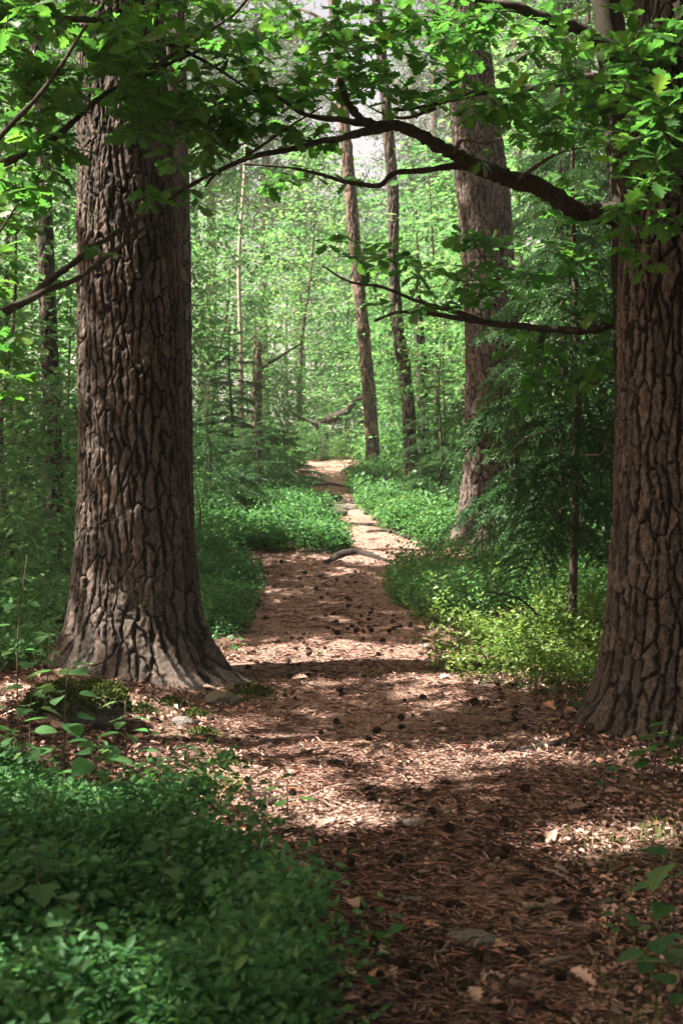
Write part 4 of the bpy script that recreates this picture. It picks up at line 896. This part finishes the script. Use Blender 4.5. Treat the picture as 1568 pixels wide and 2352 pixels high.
for a in [
    ('tall broad-leaved seedling standing before the foot of the big pine', 148,1830,.62,'round',12,.11,1,(.02,.03)),
    ('leafy seedling at the left edge above the bilberries', 60,1860,.40,'round',10,.10,2,(-.03,0)),
    ('broad-leaved seedling at the top of the bilberry patch', 215,1900,.36,'round',11,.095,3,(.03,0)),
    ('maple seedling on the bilberry patch nearest the litter', 360,1930,.30,'maple',7,.075,4,(.02,0)),
    ('pale maple seedling against the dark ground left of the pine', 110,1640,.42,'maple',8,.10,5,(.02,0)),
    ('thin rowan shoot at the left edge in the shade', 40,1620,.75,'round',12,.085,6,(.05,.05)),
    ('broad-leaved seedling deep in the bilberries at the left edge', 30,2090,.28,'round',9,.09,7,(0,0)),
    ('big-leaved seedling in the middle of the bilberries', 180,2330,.26,'round',8,.10,8,(.02,0)),
    ('big-leaved seedling low in the bilberries, bottom left', 250,2480,.24,'round',8,.10,9,(0,0)),
    ('seedling with wide leaves in the right half of the bilberries', 540,2190,.26,'round',6,.085,10,(.02,0)),
    ('wide-leaved seedling near the right rim of the bilberries', 560,2330,.27,'round',9,.085,31,(.02,0)),
    ('maple seedling rising from the middle of the bilberries', 380,2180,.30,'maple',8,.085,32,(0,.02)),
    ('maple seedling among the bilberries at the far left', 90,2240,.32,'maple',8,.10,33,(0,0)),
    ('round-leaved seedling below the litter edge in the bilberries', 440,2070,.28,'round',9,.07,34,(0,0)),
    ('bright seedling at the lower tip of the bilberry patch', 700,2400,.22,'round',9,.065,35,(0,0)),
    ('leafy seedling by the hummock in front of the big pine', 290,1800,.34,'round',10,.085,36,(0,0)),
    ('tall thin seedling left of the hummock', 70,1740,.48,'maple',9,.09,37,(0.03,0)),
    ('small oak seedling at the tip of the bilberry patch on the litter', 660,1880,.12,'oak',5,.07,11,(0,0)),
    ('small green seedling alone on the litter before the dark pine', 1385,1812,.15,'round',7,.055,12,(.01,0)),
    ('leafy oak sprout at the foot of the dark pine', 1500,1795,.24,'oak',12,.09,13,(.05,-.02)),
    ('oak sprout at the right edge of the dark pine foot', 1560,1800,.26,'oak',10,.09,14,(.0,0)),
    ('broad green seedling at the right edge near the bottom', 1545,2160,.28,'maple',9,.11,15,(0,0)),
    ('low broad seedling in the bottom right corner', 1510,2270,.18,'round',9,.085,16,(0,0)),
    ('small seedling in the litter at the right, left of the corner plants', 1420,2160,.11,'round',7,.05,17,(0,0)),
    ('seedling at the bottom right edge beside the grass', 1560,2330,.18,'round',7,.08,18,(0,0)),
    ('little seedling at the path edge below the big pine', 545,1495,.14,'round',6,.05,19,(0,0)),
    ('seedling beside the dark pine, left of its roots', 1290,1660,.16,'oak',8,.07,20,(0,0)),
    ('small seedling left of the dark pine among dry leaves', 1230,1620,.14,'oak',7,.065,21,(0,0)),
    ('sprout growing at the left foot of the dark pine', 1340,1640,.2,'oak',8,.07,22,(0,0)),
    ]: seedling(*a)

# ------------------------------------------------------------------ litter, cones, twigs, stones, roots on the floor
def litter(name, label, N, ya, yb, tmpl, size, seed, onpath, lift=.004, stretch=(1, 1, 1), tilt=.25, tpow=1.0, pw=2.0, xlim=None):
    r_ = np.random.default_rng(seed); u = r_.random(N*3)
    y = ya*(yb/ya)**u if pw == 1 else 1/(1/ya - u*(1/ya-1/yb))
    x = (r_.random(N*3)*2-1)*(.26*y+.25); pd = path_d(x, y)
    ok = (pd > -.05) if onpath else (pd < .05)
    ok &= r_.random(N*3) < np.clip(.7+.8*fbm(x*1.8, y*1.8, 0, seed+3, 3), .12, 1)
    x, y = x[ok][:N], y[ok][:N]; n = len(x)
    pos = np.stack([x, y, hg(x, y)+lift*(.4+r_.random(n))], -1); a = r_.random(n)*6.283
    d = np.stack([np.cos(a), np.sin(a), tilt*r_.normal(size=n)], -1); nm = np.array([0, 0, 1.])+r_.normal(size=(n, 3))*tilt
    Vv, Ff = inst(tmpl[0]*np.array(stretch), tmpl[1], pos, frames(d, nm), size*(.5+.9*r_.random(n))*(1+.02*y))
    mb = MB(); mb.add(Vv, Ff, tint=np.repeat(np.clip(r_.random(n)**tpow, 0, 1), len(tmpl[0])))
    tag(mb.build(name, M['litter']), label, 'litter', kind='stuff')
CURL = OV*np.array([1, 1, 4.0]); OKC = OK2V*np.array([1, 1, 1.6])
litter('needle_litter', 'brown pine needles and bark flakes strewn over the path', 62000, 2.9, 27, (RH, RHF), .019, 21, True, .006, (.8, 1, 1.2))
litter('needle_litter', 'long dry pine needles matted on the path', 40000, 2.9, 16, (RH, RHF), .060, 22, True, .008, (.10, 1, 1), .14)
litter('leaf_litter', 'dry brown leaves and flakes on the ground beside the path', 36000, 2.9, 27, (CURL, OVF), .026, 23, False, .010, (1, 1, 1), .35)
litter('leaf_litter', 'dry oak leaves lying curled on the path', 420, 2.9, 20, (OKC, OK2F), .062, 24, True, .012, (1, 1, 1), .3, .8)
litter('leaf_litter', 'dry oak leaves on the ground around the pines', 1500, 2.9, 20, (OKC, OK2F), .066, 25, False, .014, (1, 1, 1), .35, .8)
litter('needle_litter', 'dry needles on the ground beside the path', 22000, 2.9, 16, (RH, RHF), .060, 26, False, .010, (.10, 1, 1), .16)
# pine cones: overlapping open scales round a core
def cone_mesh(seed):
    r_ = np.random.default_rng(seed); mb = MB(); z = np.linspace(0, 1, 7); rad = .016*np.array([.35, .8, 1, .95, .78, .5, .15])
    tube(mb, np.stack([0*z, z*.045, 0*z], -1), rad, 8, furrow=.6, tint=.2)
    SCV = np.array([(-.5, 0, 0), (.5, 0, 0), (.45, .8, .15), (0, 1.1, .22), (-.45, .8, .15)], float); SCF = np.array([(0, 1, 2), (0, 2, 3), (0, 3, 4)])
    p, d, n, s = [], [], [], []
    for k in range(46):
        f = (k+.5)/46; a = k*2.39996; rr = np.interp(f, z, rad); o = np.array([math.cos(a), 0, math.sin(a)])
        p.append(o*rr*.7+np.array([0, f*.045, 0])); d.append(o*(1.0-.35*f)+np.array([0, .45+.5*f, 0])); n.append(np.array([0, -1., 0])+o*.5); s.append(.0125*(1.1-.55*f))
    Vv, Ff = inst(SCV, SCF, np.array(p), frames(np.array(d), np.array(n)), np.array(s)); mb.add(Vv, Ff, furrow=.05, tint=np.repeat(r_.random(46), 5))
    me = mb.mesh('cone'); me.materials.append(M['cone']); return me
CM = [cone_mesh(k) for k in range(3)]
r_ = np.random.default_rng(44); cones = []
while len(cones) < 290:
    u = r_.random(); y = 1/(1/3.6-u*(1/3.6-1/21)); x = (r_.random()*2-1)*.24*y
    pd = float(path_d(x, y)); dens = .9 if pd > 0 else (.12 if pd > -.6 else .02)
    if 9.2 < y < 13.5 and pd > 0: dens = 1.0
    else: dens *= .30 + .3*(abs(pd) < .3)
    if r_.random() < dens*np.clip(.6+.7*float(fbm(x*1.5, y*1.5, 0, 91, 2)), .1, 1): cones.append((x, y))
for (x, y) in cones:
    o = obj('pine_cone', CM[r_.integers(3)]); s = .55+.5*r_.random(); o.scale = (s*(.85+.3*r_.random()), s, s)
    o.location = (x, y, float(hg(x, y))+.014*s); o.rotation_euler = (r_.normal()*.25, r_.random()*6.283, r_.random()*6.283)
    w = 'near the picture bottom' if y < 5.5 else 'level with the dark pine' if y < 8 else 'beside the big left pine' if y < 10 else 'before the arched root' if y < 13.5 else 'on the climbing path'
    c_ = (np.interp(y, PYS, PXL)+np.interp(y, PYS, PXR))/2; side = 'left of mid path' if x < c_-.25 else 'right of mid path' if x > c_+.25 else 'in mid path'
    big = 'larger' if s > .92 else 'tiny' if s < .68 else 'small'; w = w + ', ' + side
    tag(o, big + ' dark open pine cone ' + w, 'pine cone', 'pine cones scattered ' + w)
# fallen twigs: (px, py) along each
for k, (pts, r0, lab) in enumerate([
    ([(1255,2060),(1300,2085),(1328,2110)], .008, 'pale bent stick on the litter below the dark pine'),
    ([(1330,2080),(1400,2105),(1480,2130)], .007, 'long pale stick pointing right on the dark litter'),
    ([(1210,2180),(1270,2182)], .014, 'short thick bark piece on the path'),
    ([(1380,2155),(1440,2210)], .006, 'thin stick slanting on the litter at the right'),
    ([(1500,2225),(1560,2245)], .009, 'stick lying on the sunlit litter at the right'),
    ([(1260,2325),(1320,2320)], .011, 'short pale stick in the sun on the path'),
    ([(1360,2305),(1410,2318)], .008, 'small grey stick beside the sunlit patch'),
    ([(1300,1990),(1310,2015)], .005, 'short upright twig on the sunlit strip'),
    ([(1080,1905),(1180,1885),(1260,1880)], .006, 'thin twig lying along the shaded path'),
    ([(640,1890),(760,1850),(880,1818)], .006, 'long thin twig crossing the path by the big pine'),
    ([(1000,2600),(1060,2590)], .010, 'stick by the bottom of the path'),
    ([(700,2080),(760,2090)], .007, 'stick at the edge of the bilberries'),
    ([(1330,2500),(1400,2540)], .008, 'stick near the bottom right corner'),
    ([(1040,2440),(1200,2475)], .006, 'long twig across the near path'),
    ([(330,1840),(420,1825)], .008, 'brown stick on the sunlit litter below the big pine'),
    ]):
    p = np.array(pts, float)*np.array([1568/1820, 1568/1820]) if False else np.array(pts, float)
    p[:, 1] = np.where(p[:, 1] > 1700, 1700+(p[:, 1]-1700)*.82, p[:, 1]); p[:, 0] = np.where(p[:, 0] > 1000, 1000+(p[:, 0]-1000)*.95, p[:, 0])
    g = G(p[:, 0], p[:, 1]); c = catmull(g, 5) if len(g) > 2 else np.linspace(g[0], g[1], 6)
    c = c + rng.normal(size=c.shape)*.006; c[:, 2] = hg(c[:, 0], c[:, 1])+r0+.004
    mb = MB(); tube(mb, c, np.linspace(r0, r0*.5, len(c)), 6, .2, furrow=.1, tint=.6)
    o = mb.build('fallen_stick', M['dead']); tag(o, lab, 'stick', 'sticks on the forest floor')
# stones
def stone(label, px, py, sx, sy, sz, seed, moss, sink=.35, name='stone'):
    g = G(px, py); n1, n2 = 26, 16
    th = np.arange(n1)/n1*6.283; ph = np.linspace(0, math.pi, n2); TH, PH = np.meshgrid(th, ph)
    d = np.stack([np.cos(TH)*np.sin(PH), np.sin(TH)*np.sin(PH), np.cos(PH)], -1); r = 1+.22*fbm(d[..., 0]*1.6, d[..., 1]*1.6, d[..., 2]*1.6, seed, 3)+.04*vn(d[..., 0]*9, d[..., 1]*9, d[..., 2]*9, seed)
    V = (d*r[..., None]*np.array([sx, sy, sz])).reshape(-1, 3)+np.array([g[0], g[1], g[2]+sz*(1-2*sink)]); i = np.arange(n2-1)[:, None]*n1; j = np.arange(n1)[None]; j2 = (j+1) % n1
    F = np.stack([i+j, i+n1+j, i+n1+j2, i+j2], -1).reshape(-1, 4)
    mb = MB(); mb.add(V, F, moss=np.clip(d[..., 2].reshape(-1)*.6+.4, 0, 1)*moss)
    o = mb.build(name, M['stone']); tag(o, label, 'stone'); return o, g
stone('grey lichened stone at the root tip of the big left pine', 515, 1612, .10, .07, .05, 1, .6)
stone('small grey stone half buried by the sunlit litter', 420, 1665, .06, .05, .035, 2, .3)
stone('pale flat stone set in the near path', 1080, 2165, .085, .06, .025, 3, 0.0, .5)
stone('flat grey stone set in the middle of the path', 955, 1905, .06, .05, .02, 4, 0.0, .5)
stone('small pale stone half sunk in the path near the grass', 940, 2045, .06, .04, .018, 5, 0.0, .5)
stone('mossy stone on the left edge of the climbing path', 742, 1150, .26, .2, .10, 6, .6)
stone('second mossy stone beside the climbing path, nearer', 762, 1188, .20, .16, .07, 7, .6)
stone('long grey stone at the inner bend of the path', 770, 1168, .30, .14, .06, 8, .4)
o, g = stone('dark mossy hummock in the litter at the left below the big pine', 185, 1660, .26, .16, .12, 9, 1.0, .3, 'mossy_hummock')
r_ = np.random.default_rng(2)
def mossy(name, label, pxs, N, rx, ry):
    C = G(np.array([p[0] for p in pxs], float), np.array([p[1] for p in pxs], float)); P_ = []
    for c in C: q = r_.normal(size=(N, 2))*np.array([rx, ry]); P_.append(np.stack([c[0]+q[:, 0], c[1]+q[:, 1], hg(c[0]+q[:, 0], c[1]+q[:, 1])+.03*np.exp(-(q[:,0]/rx)**2-(q[:,1]/ry)**2)], -1))
    P_ = np.concatenate(P_); d = nrm(r_.normal(size=P_.shape)*.7+np.array([0, 0, 1])); Vv, Ff = inst(RH, RHF, P_, frames(d, nrm(r_.normal(size=P_.shape))), .022*(.6+.8*r_.random(len(P_))))
    mb = MB(); mb.add(Vv, Ff, tint=np.repeat(r_.random(len(P_)), 4)); tag(mb.build(name, M['moss']), label, 'moss', kind='stuff')
mossy('moss', 'small moss cushions on the sunlit litter below the big pine', [(450,1632),(400,1612),(520,1750),(330,1640),(470,1690)], 260, .045, .04)
mossy('moss', 'moss on the foot of the big left pine and its right root', [(590,1598),(560,1590),(575,1604)], 220, .06, .05)
P_ = np.array([g[0], g[1], g[2]+.12*.4]); q = r_.normal(size=(2600, 3)); q = nrm(q); q[:, 2] = np.abs(q[:, 2]); pos = P_+q*np.array([.27, .17, .125])*(1+.16*fbm(q[:,0]*1.6, q[:,1]*1.6, q[:,2]*1.6, 9, 2))[:, None]
d = nrm(q+r_.normal(size=q.shape)*.5+np.array([0, 0, .4])); Vv, Ff = inst(RH, RHF, pos, frames(d, nrm(r_.normal(size=q.shape))), .026*(.6+.8*r_.random(len(q))))
mb = MB(); mb.add(Vv, Ff, tint=np.repeat(r_.random(len(q)), 4)); tag(mb.build('moss', M['moss'], None), 'moss growing over the dark hummock left below the big pine', 'moss', kind='stuff')
# roots on the path
for k, (pts, r0, r1, lab) in enumerate([
    ([(748,1296),(780,1284),(820,1279),(860,1283),(905,1290)], .050, .018, 'dark exposed root arching out of the path before the bend'),
    ([(840,1228),(900,1232),(960,1240),(1030,1248)], .030, .020, 'root running across the path from the scaly brown pine'),
    ([(800,1205),(860,1206),(930,1212)], .028, .012, 'thin root crossing the sunlit path above the bend'),
    ([(770,1150),(830,1158),(880,1160)], .030, .012, 'root step across the climbing path'),
    ([(720,1112),(770,1116),(815,1118)], .030, .014, 'root near the top of the rise'),
    ([(1340,1705),(1240,1725),(1130,1728)], .022, .007, 'thin root reaching left from the dark pine')]):
    g = G(np.array([p[0] for p in pts], float), np.array([p[1] for p in pts], float)); c = catmull(g, 6); f = np.linspace(0, 1, len(c))
    c[:, 2] = hg(c[:, 0], c[:, 1]) + (.6*r0*np.sin(f*math.pi)) - .3*r0
    mb = MB(); tube(mb, c, np.interp(f, [0, .4, 1], [r0*.7, r0, r1]), 9, .25, furrow=.62, tint=.25); o = mb.build('tree_root', M['pine']); tag(o, lab, 'root', 'roots across the path')
# dead spruce limbs near the right pine
for k, (pts, ya, yb, r0, lab) in enumerate([
    ([(1322,1545),(1290,1490),(1240,1420),(1190,1375),(1120,1360)], 9.2, 9.0, .014, 'dead dark branch leaning from the ground by the thin spruce stem'),
    ([(1170,1040),(1200,1010),(1225,1000),(1255,985),(1260,975)], 9.4, 9.2, .006, 'pale bare twig catching the sun in front of the dark spruce'),
    ([(1182,975),(1190,1000),(1205,1008)], 9.3, 9.3, .005, 'short pale bare twig above the longer one'),
    ([(1345,1045),(1380,1042),(1390,1020),(1402,985)], 8.6, 8.4, .005, 'bare pale twig next to the dark right pine'),
    ([(1010,1490),(1090,1480),(1170,1475),(1240,1480)], 9.2, 9.5, .006, 'bare twig lying across the sunlit shrubs')]):
    c = catmull(L(pts, ya, yb), 6); mb = MB(); tube(mb, c, np.linspace(r0, r0*.35, len(c)), 5, .15, furrow=.2, tint=.5)
    T = mb.build('dead_branch', M['oakbark'] if k in (0, 4) else M['dead']); tag(T, lab, 'branch')

# ------------------------------------------------------------------ thin haze added to lift dark tones and soften the distance
hz = MB(); q = np.array([(x, y, z) for z in (-3, 25) for y in (-45, 460) for x in (-300, 300)], float)
hz.add(q, np.array([(0,2,3,1),(4,5,7,6),(0,1,5,4),(2,6,7,3),(0,4,6,2),(1,3,7,5)]))
hm, HN, HL = newmat('haze'); pv = HN.new('ShaderNodeVolumePrincipled'); pv.inputs['Density'].default_value = 0.0013; pv.inputs['Color'].default_value = (.88, .96, .95, 1)
ho = HN.new('ShaderNodeOutputMaterial'); HL.new(pv.outputs[0], ho.inputs['Volume'])
tag(hz.build('haze', hm, None, False), kind='stuff')
